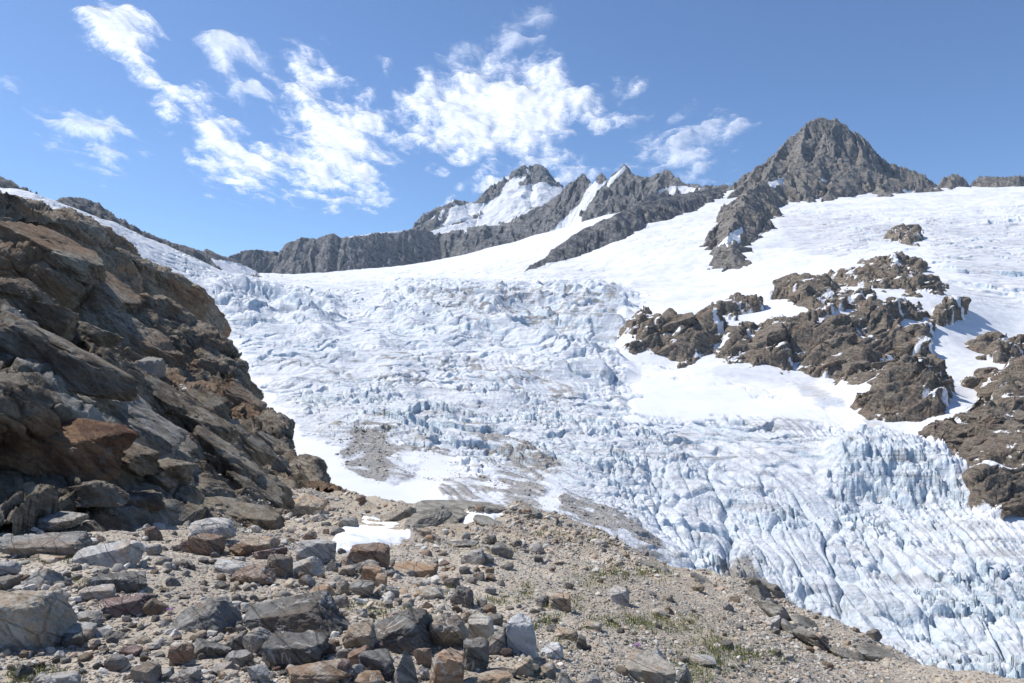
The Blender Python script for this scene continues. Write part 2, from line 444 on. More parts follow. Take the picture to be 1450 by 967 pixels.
def mat_simple(name, c, rough=0.6):
    k = NT(name); v = k.coord()
    n = k.noise(v, 60, 3, 0.6)
    return k.finish(k.mix(k.ramp(n, 0.3, 0.7), c, tuple(x * 0.6 for x in c)), rough)

M_GLACIER = mat_glacier(); M_SNOW = mat_snow(); M_CLIFF = mat_cliff(); M_GROUND = mat_ground()
M_PEAK = mat_mountain('peak_rock', (0.38, 0.35, 0.315), (0.17, 0.158, 0.146), (0.34, 0.255, 0.185), 1.2, 0.30)
M_FAR = mat_mountain('far_rock', (0.35, 0.34, 0.33), (0.18, 0.175, 0.172), (0.32, 0.275, 0.23), 0.8, 0.20)
M_OUT = mat_mountain('outcrop_rock', (0.34, 0.285, 0.225), (0.155, 0.128, 0.102), (0.33, 0.21, 0.135), 4.0, 0.5, 0.5)
M_GRAVEL = mat_gravel(); M_PSNOW = mat_patch_snow()
M_ROCK = {t: mat_rock(t) for t in ROCK_TONES}
# ------------------------------------------------------------------ glacier and snow slopes (surveyed heights)
G_PTS = [
 # hidden bed behind the moraine
 (-200,640,260),(100,650,260),(300,720,160),(500,800,150),(700,860,150),(900,930,150),(1150,1060,150),(1450,1200,140),(1650,1250,140),
 # near edge
 (330,680,240),(430,690,240),(520,705,245),(600,716,250),(700,715,250),(800,735,250),(900,770,245),(1000,825,240),(1100,880,230),(1250,945,215),(1400,990,200),(1600,1060,190),
 (300,625,330),(400,612,330),(500,615,330),(600,625,335),(700,645,335),(800,662,330),(900,692,320),(1000,730,305),(1100,765,290),(1200,800,280),(1300,820,275),(1450,870,255),(1600,920,240),
 (320,545,450),(450,550,450),(600,565,430),(750,585,420),(900,612,400),(1000,640,385),(1100,662,370),(1200,705,350),(1330,740,330),(1450,800,290),
 (290,500,600),(330,495,600),(500,497,620),(650,505,600),(800,522,560),(900,548,530),(1000,575,480),(1100,590,460),(1190,606,440),(1270,622,415),
 (280,455,750),(320,450,750),(450,450,850),(600,447,900),(750,447,900),(850,455,830),(900,500,660),
 (1000,520,600),(1100,548,560),(1200,585,470),(1300,606,430),
 # snow and slabs on the right
 (870,490,680),(960,518,640),(960,452,715),(1040,520,620),(1050,455,730),(1150,540,600),(1150,440,710),(1250,530,600),(1260,425,740),(1320,515,600),(1330,430,740),
 (1280,598,440),(1280,522,500),(1380,660,370),(1400,588,425),(1450,670,350),(1470,590,430),(1450,525,560),(1370,565,520),(1440,460,760),(1400,500,660),
 (1400,720,330),(1500,700,345),(1600,650,370),(1600,560,480),(1600,450,760),
 (1000,432,950),(1100,405,1000),(1200,378,1100),(1320,388,1000),(1450,410,930),(1600,400,900),
 (950,405,1250),(1030,372,1380),(1120,345,1500),(1200,330,1550),(1350,330,1500),(1450,335,1450),(1600,330,1400),
 (1100,300,2050),(1200,283,2280),(1330,276,2300),(1450,268,2380),(1600,265,2400),
 # upper basin
 (310,415,1000),(400,412,1400),(500,410,1450),(600,405,1450),(750,410,1250),(870,408,1150),
 (350,395,1900),(450,391,2400),(600,383,2400),(700,362,2400),(750,378,1850),(850,350,1850),(800,345,2150),(900,325,1950),(1000,298,2250),(950,365,1500),(1050,278,2500),(980,283,2550),
 (380,390,2600),(450,386,3000),(540,381,3050),(600,376,3300),(660,364,3300),(720,350,3250),(780,334,3150),(820,318,3050),(880,300,2900),(950,283,2750),(1050,268,2800),
 (1200,270,2900),(1450,262,2900),(1600,260,2900),
 # snow ribbon on the left
 (300,385,1350),(250,355,1250),(200,334,1180),(150,314,1130),(100,292,1080),(40,274,1000),(-60,268,950),(-200,262,900),
 (280,430,900),(200,380,900),(100,330,850),(0,300,800),(-200,250,750),
 (200,500,500),(0,450,500),(-200,400,450),
 (40,300,1190),(-100,262,1130),(100,315,1340),(160,335,1520),(220,358,1720),(-250,215,1080),(280,372,1880),(330,385,2020),
 # beyond the ridges the ground stays low
 (0,330,2500),(200,370,2600),(300,395,2800),(450,400,4000),(700,380,4200),(1000,330,4000),(1300,300,4000),(1600,300,4000),
]
g_tps = TPS(G_PTS, 2e-4)
GG = Grid2((-260 - CX) / F, (1720 - CX) / F, 125, 4300, 330, 300)
g_tab = g_tps(GG.S, GG.Y)
gpx = CX + F * GG.S; gpy = CY - F * g_tab

def G(s, Y):
    return GG.read(g_tab, s, Y) * Y

def gmask(poly, w=8):
    return soft(gpx, gpy, poly, w)

# icefalls, by how broken the ice is (polygons surveyed in the photograph, carried on the ice itself)
A_UP = np.zeros_like(gpx)      # transverse crevasses and bulges, upper fall
for poly, a in [([(300,395),(345,395),(480,425),(480,470),(330,470),(305,440)], 1.0),
                ([(560,395),(700,405),(850,402),(900,420),(880,520),(760,490),(620,478),(520,450)], 0.95),
                ([(750,500),(830,495),(890,500),(895,560),(830,560),(760,520)], 0.7),
                ([(340,480),(600,470),(760,500),(860,560),(700,580),(420,560),(350,530)], 0.35),
                ([(600,370),(760,350),(860,395),(600,400)], 0.18), ([(360,385),(640,380),(700,405),(400,410)], 0.22)]:
    A_UP = np.maximum(A_UP, a * gmask(poly, 16))
A_MID = np.zeros_like(gpx)     # small close seracs
for poly, a in [([(400,560),(560,545),(760,560),(880,600),(1010,650),(960,700),(860,665),(760,655),(690,665),(640,635),(560,640),(450,600)], 1.0),
                ([(640,640),(760,650),(900,690),(960,760),(1000,800),(930,790),(870,720),(760,690),(650,670)], 0.55)]:
    A_MID = np.maximum(A_MID, a * gmask(poly, 16))
A_LOW = np.zeros_like(gpx)     # big tongue on the right
for poly, a in [([(850,660),(960,645),(1060,680),(1160,700),(1230,720),(1330,740),(1420,790),(1600,860),(1600,1100),(1300,1000),(1000,840),(960,760),(880,700)], 1.0),
                ([(1150,590),(1230,610),(1330,690),(1250,720),(1180,680)], 0.6)]:
    A_LOW = np.maximum(A_LOW, a * gmask(poly, 20))
FRESH = np.zeros_like(gpx)     # smooth old snow
for poly in [[(300,470),(330,480),(400,580),(440,620),(560,690),(610,640),(690,650),(680,680),(620,690),(640,715),(700,712),(640,740),(560,740),(420,700),(380,620)],
             [(570,645),(600,635),(640,640),(600,655),(560,670)],
             [(672,680),(700,672),(725,682),(735,692),(700,697),(685,692)],
             [(765,705),(785,690),(795,700),(785,722),(770,718)],
             [(640,655),(680,650),(690,665),(660,672)],
             [(905,720),(940,722),(980,755),(1010,790),(1040,832),(1010,815),(970,790),(930,760)],
             [(880,600),(900,560),(870,505),(960,530),(1100,560),(1230,590),(1280,630),(1200,612),(1080,585),(970,590)],
             [(930,420),(1010,400),(1010,450),(880,450)],
             [(380,395),(640,385),(700,375),(560,398)]]:
    FRESH = np.maximum(FRESH, gmask(poly, 15))
DIRT = np.zeros_like(gpx)      # silt and grit on bare ice
for poly, a in [([(430,600),(520,590),(640,640),(760,690),(880,745),(960,800),(900,790),(760,735),(600,700),(500,660)], 0.40), ([(500,600),(545,590),(560,640),(550,680),(530,690),(480,665),(470,640),(500,625)], 0.85),
                ([(600,665),(640,690),(720,700),(800,735),(900,780),(980,815),(1000,835),(900,800),(760,730),(640,705),(595,690)], 0.62),
                ([(700,665),(760,690),(770,705),(720,712),(690,695)], 0.75),
                ([(780,700),(830,705),(870,730),(930,775),(950,790),(880,765),(800,730)], 0.95),
                ([(860,720),(900,735),(930,765),(960,800),(910,785)], 0.85),
                ([(1010,790),(1060,790),(1090,835),(1130,860),(1060,850),(1020,825)], 0.95),
                ([(640,600),(700,605),(800,650),(760,690),(700,660)], 0.48),
                ([(560,410),(720,410),(880,405),(880,470),(760,480),(640,460)], 0.42),
                ([(350,520),(560,500),(760,520),(840,560),(560,560)], 0.32),
                ([(1140,565),(1260,600),(1290,640),(1230,615),(1150,590)], 0.55),
                ([(1280,640),(1340,660),(1390,690),(1370,690),(1310,660)], 0.4)]:
    DIRT = np.maximum(DIRT, a * gmask(poly, 10))

def serac(x, y, cx, cy, seed, warp, wl, crack=0.16):
    """ice broken into blocks: flat tilted tops, sharp gaps, uneven sizes"""
    wx = fbm2(x / wl, y / wl, 4, seed + 3) * warp; wy = fbm2(x / wl + 40, y / wl, 4, seed + 4) * warp
    F1, F2, cid, dx, dy = worley2((x + wx * cx) / cx, (y + wy * cy) / cy, seed)
    gap = sstep(0.0, crack, F2 - F1)
    rx = (cid * 91.7) % 1 - .5; ry = (cid * 57.3) % 1 - .5
    top = 0.55 + 0.45 * cid + dx * rx * 1.5 + dy * (ry - .35) * 1.7
    return (0.25 + 0.75 * gap) * top, gap, cid

def fins(x, y, cx, cy, seed, warp, wl, edge=0.32):
    """long ice fins: rounded backs, narrow deep clefts between"""
    wx = fbm2(x / wl, y / (wl * 1.6), 4, seed + 3) * warp; wy = fbm2(x / wl + 40, y / wl, 4, seed + 4) * warp
    F1, F2, cid, dx, dy = worley2(x / cx + wx, y / cy + wy, seed)
    e = np.clip((F2 - F1) / edge, 0, 1)
    return (e + 1e-3) ** 0.38 * (0.72 + 0.28 * cid) + dx * ((cid * 91.7) % 1 - .5) * .35, e

def build_ice():
    s_ = (np.r_[np.linspace(-80, 232, 130), np.linspace(235, 1570, 1150)] - CX) / F
    S, Y = np.meshgrid(s_, np.exp(np.linspace(math.log(172), math.log(3450), 1250)))
    X = S * Y
    Z = G(S, Y)
    aU = GG.read(A_UP, S, Y).astype(np.float32); aM = GG.read(A_MID, S, Y).astype(np.float32); aL = GG.read(A_LOW, S, Y).astype(np.float32)
    fr = sstep(.28, .72, GG.read(FRESH, S, Y) + 0.55 * fbm2(X / 34, Y / 30, 5, 27) * (GG.read(FRESH, S, Y) < .985)); di = np.clip(GG.read(DIRT, S, Y) * (1 + 0.9 * fbm2(X / 16, Y / 9, 4, 28)) + 0.10 * fbm2(X / 60, Y / 30, 3, 29), 0, 1)
    px = CX + F * S; py0 = CY - F * Z / Y
    # the ice cliff beside the rocks: the ice steps down sharply along its foot
    # broad undulation
    und = fbm2(X / 90, Y / 60, 4, 21) * 5.0 * (1 - 0.6 * fr) * sstep(200, 700, Y) + fbm2(X / 30, Y / 24, 3, 22) * 1.3 * (1 - 0.8 * fr)
    xr = X + 0.25 * Y
    vary = np.clip(0.62 + 0.75 * fbm2(X / 70, Y / 45, 3, 25), 0.12, 1.25)
    vary2 = np.clip(0.50 + 1.15 * fbm2(X / 34, Y / 30, 3, 26), 0.03, 1.3)
    # upper fall: wide lumps cut by transverse crevasses
    lump = ridge2((X + 0.3 * Y) / 130, Y / 95, 3, 38)
    h1, g1, c1 = serac(X, Y + 0.2 * X, 58, 34, 31, 0.9, 120, 0.10)
    h2, g2, c2 = serac(X, Y + 0.15 * X, 24, 9, 32, 0.9, 34, 0.16)
    up = aU * (15 * (lump - .4) + 7.0 * (h1 - .55) * vary + 2.6 * (h2 - .55) * vary2)
    # middle fall
    h3, g3, c3 = serac(X + 0.3 * Y, Y, 7.0, 4.2, 33, 0.9, 18, 0.18)
    h4, g4, c4 = serac(X + 0.2 * Y, Y + 0.2 * X, 24, 13, 34, 0.9, 40, 0.12)
    mid = aM * (2.4 * (h3 - .55) * vary2 + 3.9 * (h4 - .55) * vary)
    # tongue: long fins running down valley, broken across, over broad steps
    xt = X - 0.10 * Y + fbm2(X / 90, Y / 90, 2, 40) * 9
    h5, g5 = fins(xt, Y, 6.5, 30, 35, 0.45, 40)
    h6, g6 = fins(xt + 0.3 * Y, Y, 3.4, 6.5, 36, 0.6, 12)
    h7, g7 = fins(xt, Y, 21, 64, 37, 0.4, 80, 0.2)
    h8, g8, c8 = serac(xt, Y + 0.25 * X, 30, 15, 41, 0.8, 50, 0.12)
    step = sstep(.15, .8, ((Y + 0.35 * X + fbm2(X / 50, Y / 50, 3, 42) * 26) / 46) % 1)
    wild = sstep(-.05, .45, fbm2(X / 55, Y / 45, 3, 43)); calmer = np.clip(.35 + 1.1 * fbm2(X / 38, Y / 60, 3, 44) + .35, .1, 1.35)
    h9, g9, c9_ = serac(xt, Y, 5.0, 6.5, 45, 0.9, 16, 0.2)
    ph = (Y + 0.35 * X + fbm2(X / 50, Y / 50, 3, 42) * 26) / 46
    low = aL * (2.6 * (h5 - .85) * calmer + 1.1 * (h6 - .85) * vary2 + 5.8 * (h7 - .88) + 2.0 * (h8 - .6) * vary2 + 4.8 * wild * (h9 - .55) + 4.2 * (step - ph % 1))
    # faint crevasse lines in the calm ice
    calm = (1 - np.maximum(np.maximum(aU, aM), aL)) * (1 - fr)
    ln = np.abs(noise2(X / 60 + fbm2(X / 40, Y / 40, 2, 51), (Y + 0.25 * X) / 7.0, 52))
    cut = (1 - sstep(0.02, 0.09, ln)) * sstep(-0.1, 0.35, noise2(X / 80, Y / 60, 53))
    ph2 = (Y + 0.0007 * (X + 20) ** 2 + fbm2(X / 70, Y / 70, 4, 54) * 34) / 21
    f2 = np.abs(ph2 - np.round(ph2)); arcs = (1 - sstep(0.03, 0.16, f2)) * sstep(-.32, .15, noise2(X / 80, Y / 50, 55)) * (1 - fr) * (1 - aL) * sstep(330, 420, Y) * (1 - sstep(1300, 1700, Y))
    cut = np.maximum(cut, arcs * .8)
    lines = -4.6 * arcs * (1 - .5 * aM) - 1.6 * cut * calm * (1 - sstep(1200, 2200, Y))
    # the tall ice face beside the rocks: the ice behind its foot line stands 26 m higher
    foot = np.array([P(px_, py_, Yf) for px_, py_, Yf in ((1165,672,352),(1192,690,352),(1225,700,350),(1262,706,346),(1300,716,342),(1340,716,338),(1372,712,336),(1402,700,338))])
    fy = np.interp(X, foot[:, 0], foot[:, 1]) + fbm2(X / 9, Y / 9, 3, 61) * 4.5 + fbm2(X / 26, Y * 0, 2, 62) * 9
    t = Y - fy
    lat = sstep(1160, 1200, px) * (1 - sstep(1388, 1404, px))
    tall = np.interp(px + fbm2(X / 14, Y / 40, 3, 64) * 12, [1150, 1190, 1215, 1290, 1350, 1395, 1410], [4, 21, 27, 22, 17, 9, 2])
    c9 = worley2(X / 9 + fbm2(X / 15, Y / 15, 2, 65), Y / 14, 66)[2]
    face = sstep(1140, 1195, px) * (1 - sstep(1396, 1408, px)) * (0.4 * sstep(0, 8, t + 9 * (c9 - .5)) + 0.3 * sstep(8, 16, t + 12 * (c9 - .5)) + 0.3 * sstep(17, 28, t + 16 * (c9 - .5))) * (1 - sstep(32, 95, t))
    hc, gc, cc = serac(X + .2 * Y, Y, 5.5, 4.5, 68, 0.8, 14, 0.2)
    Z = Z + 1.8 * (hc - .5) * sstep(1150, 1200, px) * (1 - sstep(1390, 1405, px)) * sstep(-8, 2, t) * (1 - sstep(28, 50, t))
    Z = Z + 0.72 * tall * face * (1 + 0.22 * (c9 - .5) + 0.10 * fbm2(X / 6, Y / 6, 3, 63)) - 5 * lat * sstep(4, 9, t) * (1 - sstep(12, 30, t)) * sstep(.05, .35, fbm2(X / 11, Y / 16, 2, 67))
    low = low * (1 - 0.8 * lat * sstep(-2, 4, t) * (1 - sstep(20, 60, t)))
    psi = py0 - (450 + 0.40 * (px - 600) + 0.00026 * (px - 600) ** 2) + fbm2(X / 120, Y / 120, 3, 46) * 26
    streak = fbm2(px / 170, psi / 8.0, 4, 47, .6)
    flow = sstep(430, 620, px) * (1 - fr) * sstep(470, 540, py0)
    di = np.clip(di + flow * 0.34 * sstep(.08, .5, streak) * (1 - .35 * aL), 0, 1)
    low = low + flow * 1.3 * streak * (Y / 400)
    Z = Z + und + up + mid + low + lines
    crev = np.clip(aU * ((1 - g1) + 0.7 * (1 - g2)) * vary + aM * ((1 - g3) * 0.9 + .5 * (1 - g4)) * vary2 + aL * ((1 - g7) * .9 + (1 - g5) * .7 + .25 * (1 - g6) * vary2), 0, 1)
    brk = np.clip(aU + aM + aL, 0, 1)
    return S, X, Y, Z, px, py0, fr * (1 - 0.75 * brk), np.clip(di + 0.25 * calm * cut, 0, 1), crev  # narrow crevasse cuts are darkened in colour here too, on top of the silt

def below_cliff(py): return py
ICE = build_ice()
S, X, Y, Z, px, py0, fr, di, crev = ICE
# which part is broken glacier ice and which is the snow slope above it
snow_reg = np.maximum(sdf(px, py0, [(390,405),(500,392),(640,383),(760,395),(880,402),(930,430),(880,455),(870,510),(960,535),(1110,562),(1200,585),(1290,640),(1380,690),(1420,740),(1600,760),(1900,500),(1900,100),(250,100),(250,330)]), -1e9)
snow_reg = snow_reg + fbm2(X / 40, Y / 40, 3, 71) * 6
fr = np.maximum(fr, sstep(-16, 0, snow_reg) * (1 - 0.75 * np.clip(GG.read(np.maximum(np.maximum(A_UP, A_MID), A_LOW), S, Y), 0, 1)))
is_snow = snow_reg > 0
ribbon = sdf(px, py0, [(0,200),(400,200),(400,392),(345,392),(300,400),(200,350),(0,260)]) > 0
is_snow &= ~ribbon
cen = lambda a: a[:-1, :-1]
useful = (px > 233) | ((Y > 650) & (Y < 1700))

grid_object('glacier', X, Y, Z, M_GLACIER, dict(dirt_and_cracks=di, fresh=fr, crev=crev), ~cen(is_snow) & cen(useful), kind='structure')

# upper snow: soft swells, a few open crevasses with gaps darkened in colour, dust
sdirt = np.zeros_like(gpx)
for poly, a in [([(1090,300),(1200,300),(1300,320),(1250,350),(1190,370),(1120,360)], 0.56), ([(1300,300),(1480,310),(1480,420),(1400,410),(1320,370)], 0.52),
                ([(1120,540),(1150,543),(1190,562),(1205,580),(1165,575),(1135,560)], 1.0), ([(600,390),(700,370),(800,352),(860,380),(880,402),(700,405)], 0.48),
                ([(1330,395),(1390,400),(1450,430),(1480,450),(1400,440),(1350,420)], 0.5), ([(1180,590),(1240,590),(1290,620),(1270,640)], 0.85),
                ([(870,320),(980,300),(1010,330),(930,380),(860,390)], 0.34)]:
    sdirt = np.maximum(sdirt, a * gmask(poly, 12))
sd = GG.read(sdirt, S, Y)
far_brk = GG.read(np.maximum.reduce([0.8 * gmask([(1110,290),(1300,300),(1480,290),(1480,440),(1380,420),(1300,360),(1180,360)], 20),
                                     0.5 * gmask([(620,400),(700,372),(840,345),(870,385),(760,402)], 14), 0.4 * gmask([(860,330),(960,310),(990,340),(900,385)], 14)]), S, Y)
hs, gs, cs = serac(X, Y + 0.1 * X, 55, 26, 81, 0.6, 90)
Zs = GG.read(g_tab, S, Y) * Y + fbm2(X / 160, Y / 110, 4, 82) * 6.5 * sstep(500, 1300, Y) + fbm2(X / 30, Y / 20, 4, 83) * 0.9 + far_brk * 8 * (hs - .5) * np.clip(.4 + fbm2(X / 120, Y / 90, 3, 84), 0, 1.2)
w = sstep(0, 10, snow_reg)
Zs = Z * (1 - w) + Zs * w
grid_object('snowfield', X, Y, Zs, M_SNOW, dict(dirt_and_cracks=np.clip(sd + 0.3 * far_brk * (1 - gs), 0, 1)), cen(is_snow) & cen(useful), kind='structure')

# ------------------------------------------------------------------ rock outcrops standing out of the snow
OUTS = [
 [(878,458),(905,446),(931,449),(915,465),(895,481),(880,472)],
 [(885,492),(905,480),(930,458),(965,452),(1000,455),(1030,453),(1028,475),(1010,497),(985,512),(965,519),(940,506),(915,500),(895,504)],
 [(1005,442),(1050,430),(1082,431),(1075,443),(1040,453),(1010,451)],
 [(1013,492),(1030,470),(1060,458),(1110,456),(1150,442),(1190,424),(1250,426),(1300,428),(1322,450),(1320,480),(1320,512),(1300,517),(1270,506),(1255,522),(1240,532),(1215,550),(1180,542),(1150,533),(1120,527),(1080,521),(1040,516),(1015,509)],
 [(1088,424),(1110,403),(1140,398),(1200,404),(1240,410),(1245,418),(1200,430),(1140,433),(1110,427)],
 [(1160,398),(1190,388),(1225,384),(1260,389),(1300,390),(1341,404),(1335,416),(1280,416),(1230,409)],
 [(1218,373),(1270,369),(1311,377),(1310,389),(1270,389),(1230,381)],
 [(1318,442),(1350,431),(1370,440),(1360,453),(1325,461)],
 [(1198,572),(1230,555),(1245,530),(1290,518),(1330,524),(1346,550),(1352,580),(1330,592),(1300,597),(1250,597),(1215,587)],
 [(1306,616),(1350,590),(1395,584),(1450,600),(1600,640),(1600,720),(1480,685),(1440,667),(1400,662),(1370,657),(1328,642)],
 [(1362,541),(1400,529),(1450,518),(1600,500),(1600,640),(1480,615),(1440,602),(1412,592),(1402,572),(1375,552)],
 [(1366,491),(1400,479),(1422,484),(1417,501),(1390,504)], [(1393,512),(1420,494),(1450,488),(1600,480),(1600,520),(1450,512),(1415,517)],
 [(1368,702),(1400,678),(1450,678),(1600,690),(1600,860),(1470,800),(1430,770),(1400,748),(1378,730)],
 [(1256,332),(1280,324),(1304,327),(1303,341),(1285,347),(1262,343)],
]
HOLES = [[(1036,470),(1060,459),(1140,452),(1150,444),(1105,449),(1064,464)], [(1155,452),(1200,436),(1255,430),(1240,438),(1190,452),(1160,462)],
         [(930,475),(950,466),(948,476),(935,481)], [(1270,455),(1320,450),(1310,460),(1280,464)], [(1170,402),(1235,406),(1330,418),(1250,416),(1180,410)],
         [(1060,480),(1085,470),(1080,476),(1065,486)], [(1222,478),(1240,474),(1236,482),(1225,484)]]
def grid_normals(V):
    n = np.cross(np.gradient(V, axis=1), np.gradient(V, axis=0)); n /= np.linalg.norm(n, axis=-1, keepdims=True) + 1e-9
    return n * np.sign(n[..., 2:3] + 1e-9)

def build_outcrops():
    S, Y = fan(862, 1600, 720, 320, 1640, 800)
    X = S * Y; Z0 = G(S, Y)
    om = np.full(gpx.shape, -30.0)
    for p in OUTS: om = np.maximum(om, sdf(gpx, gpy, p))
    for p in HOLES: om = np.minimum(om, -sdf(gpx, gpy, p) - 0.5)
    d = GG.read(om, S, Y) + fbm2(X / 22, Y / 22, 4, 91) * 6.5
    big = ridge2((X + Y * .4) / 70, Y / 70, 3, 93)
    h = 15 * (1 - np.exp(-np.maximum(d, 0) / 9.0)) * (Y / 600) ** 0.6
    rough = np.clip(d / 6, 0, 1)
    Z = Z0 - 3.0 + np.where(d > 0, h + 2.4, d * 0.6) + rough * 7 * (big - .5)
    V = np.stack([X, Y, Z], -1); N = grid_normals(V)
    led = 0
    for sc, am in ((20, 4.8), (7.5, 1.35), (2.6, 0.35)):
        dsp = blocks3(V[..., 0], V[..., 1], V[..., 2], sc, 921, (-.42, .45, .78), (.86, .05, .50), 4.0)
        dsp = dsp + fbm3(V[..., 0] / sc, V[..., 1] / sc, V[..., 2] / sc, 3, 94) * .25
        if sc > 3: led = led + dsp
        V = V + N * (rough * am * dsp)[..., None]
    N2 = grid_normals(V)
    X, Y, Z = V[..., 0], V[..., 1], V[..., 2]
    snow = np.clip(0.28 + fbm2(X / 22, Y / 14, 3, 95) * 0.75 + 0.42 * sstep(.70, .97, N2[..., 2]) - 0.020 * d, 0, 1)
    rub = GG.read(sdirt, S, Y)
    grid_object('rock_outcrops', X, Y, Z, M_OUT, dict(snow=snow * 0.9), cen(d > -3.0), kind='structure')
    return V, d
out_V, out_d = build_outcrops()

# ------------------------------------------------------------------ mountains: crest lines with flanks falling away on both sides
def crest_height(X, Y, lines):
    """lines: (list of (px,py,depth), flank slope or list of slopes) -> height, distance from the crest, place along it"""
    H = np.full(X.shape, -1e5, np.float32); D = np.zeros(X.shape, np.float32); U = np.zeros(X.shape, np.float32)
    for li, (pts, k) in enumerate(lines):
        w = [P(*p) for p in pts]
        ks = k if isinstance(k, (list, tuple)) else [k] * len(w)
        run = li * 1237.0
        for (a, b, ka, kb) in zip(w[:-1], w[1:], ks[:-1], ks[1:]):
            ex, ey = b[0] - a[0], b[1] - a[1]; L = math.hypot(ex, ey)
            t0 = ((X - a[0]) * ex + (Y - a[1]) * ey) / (L * L); t = np.clip(t0, 0, 1)
            d = np.hypot(X - a[0] - t * ex, Y - a[1] - t * ey)
            h = a[2] + (b[2] - a[2]) * t - (ka + (kb - ka) * t) * d
            m = h > H
            side = np.where((X - a[0]) * ey - (Y - a[1]) * ex > 0, 331.0, 0.0)
            H = np.where(m, h, H); D = np.where(m, d, D); U = np.where(m, run + t * L + side, U)
            run += L
    return H, D, U

def build_mountain(name, win, lines, mat, amp, wl, snows=(), seed=0, ledge=0.3, sink=6, autosnow=0.0, ribs=1.0, jag=0.16, **kw):
    px0, px1, nx, Y0, Y1, ny = win
    S, Y = fan(px0, px1, nx, Y0, Y1, ny)
    X = S * Y
    wx = fbm2(X / wl, Y / wl, 5, seed + 1) * wl * 0.13; wy = fbm2(X / wl + 9, Y / wl, 5, seed + 2) * wl * 0.13
    H, D, U = crest_height(X + wx, Y + wy, lines)
    fade = jag + (1 - jag) * sstep(0, wl * 0.55, D)
    # ribs and gullies running down the flanks, then smaller broken rock
    U2 = U + fbm2(X / (wl * .6), Y / (wl * .6), 3, seed + 8) * wl * .25
    r = ridge2(U2 / (wl * .55), D / (wl * 2.6), 5, seed + 3, 0.55)
    F1, F2, c, dx, dy = worley2(U2 / (wl * .16), D / (wl * .22) + fbm2(X / (wl * .3), Y / (wl * .3), 2, seed + 9) * .8, seed + 12)
    blk = c + dx * ((c * 71.3) % 1 - .5) * 1.2 - dy * .8 * ((c * 31.7) % 1)
    f = fbm2(X / (wl * .22), Y / (wl * .22), 4, seed + 4, 0.55)
    wob = fbm2(X / (wl * .5), Y / (wl * .5), 4, seed + 6)
    px = CX + F * S; py = CY - F * H / Y
    sn = np.zeros(X.shape)
    for p in snows: sn = np.maximum(sn, sstep(-3.0, 3.0, sdf(px, py, p) + wob * 2.6 - (r - .5) * 2.5))
    bare = 1 - 0.88 * sn
    Z = H + fade * bare * amp * ((r - 0.5) * 0.85 * ribs + (blk - .5) * 0.26 + f * 0.20)
    q = (Z + 0.42 * X + f * amp * .25) / (amp * 0.75)
    Z = Z + bare * ledge * amp * 0.45 * (sstep(0.1, 0.9, q - np.floor(q)) - (q - np.floor(q))) - sn * amp * .05
    zg = G(S, np.clip(Y, 130, 4200))
    sn = np.maximum(sn, np.clip(autosnow * (0.9 - r) + wob * autosnow * .6, 0, 0.74))
    keep = Z > zg - sink - amp * .3
    k = keep[:-1, :-1] | keep[1:, :-1] | keep[:-1, 1:] | keep[1:, 1:]
    return grid_object(name, X, Y, Z, mat, dict(snow=sn), k, kind='structure', **kw)

def on_snow(px, py, off, lo, hi):
    """depth at which the snow under this pixel column lies `off` pixels below the given row"""
    Yt = np.linspace(lo, hi, 400); g = CY - F * G(np.full(400, (px - CX) / F), Yt) / Yt
    return float(Yt[int(np.argmin(np.abs(g - (py + off))))])

# the pyramid on the right
PEAK = [([(960,285,2640),(1020,274,2690),(1050,256,2700),(1085,227,2720),(1110,204,2740),(1140,177,2750),(1152,169,2758),(1160,167,2762),(1170,172,2770),(1186,170,2780),(1200,180,2790),(1206,188,2785),(1216,187,2785),(1230,205,2770),(1240,217,2766),(1250,226,2760),(1280,240,2740),(1310,252,2700),(1330,264,2680),(1336,252,2660),(1348,248,2660),(1362,251,2660),(1374,262,2650),(1378,270,2640),(1380,258,2640),(1390,250,2640),(1450,251,2600),(1540,244,2600),(1640,244,2600)], 1.7),
        ([(1160,168,2760),(1168,190,2700),(1174,217,2610),(1150,229,2550),(1124,241,2480),(1082,258,2330),(1059,270,on_snow(1059,270,34,1600,2300)),(1044,293,on_snow(1044,293,32,1500,2250)),(1038,328,on_snow(1038,328,26,1300,2000)),(1030,360,on_snow(1030,360,14,1150,1700)),(1024,372,on_snow(1024,372,3,1100,1600))], [1.2,1.2,1.15,1.1,1.1,1.1,1.1,1.15,1.2,1.2,1.2]),
        ([(1110,204,2740),(1095,236,2600),(1080,256,2480)], 1.3), ([(1140,177,2750),(1132,215,2620)], 1.5), ([(1050,282,on_snow(1050,282,32,1500,2250)),(1025,312,on_snow(1025,312,18,1500,2250)),(1000,342,on_snow(1000,342,5,1300,2100))], 1.2), ([(1085,227,2720),(1050,266,2560),(1030,280,2480)], 1.2),
        ([(1174,217,2610),(1205,236,2560),(1250,252,2520),(1300,263,2480),(1330,269,2460)], 1.2), ([(1212,186,2785),(1222,220,2650)], 1.5),
        ([(1205,236,2560),(1180,258,2420),(1170,276,2330)], 1.2), ([(1250,252,2520),(1255,270,2380)], 1.25), ([(1124,241,2480),(1140,268,2340)], 1.2), ([(1348,248,2660),(1350,272,2500)], 1.3)]
build_mountain('mountain_peak', (955, 1600, 640, 1100, 3100, 820), PEAK, M_PEAK, 30, 130, seed=100, ribs=1.0, jag=0.34, autosnow=0.22,
    snows=[[(1090,258),(1110,252),(1108,266),(1092,262)], [(1035,330),(1055,318),(1052,336),(1030,352),(1012,350)], [(1270,268),(1300,272),(1290,280)], [(1145,244),(1170,256),(1160,256)]])

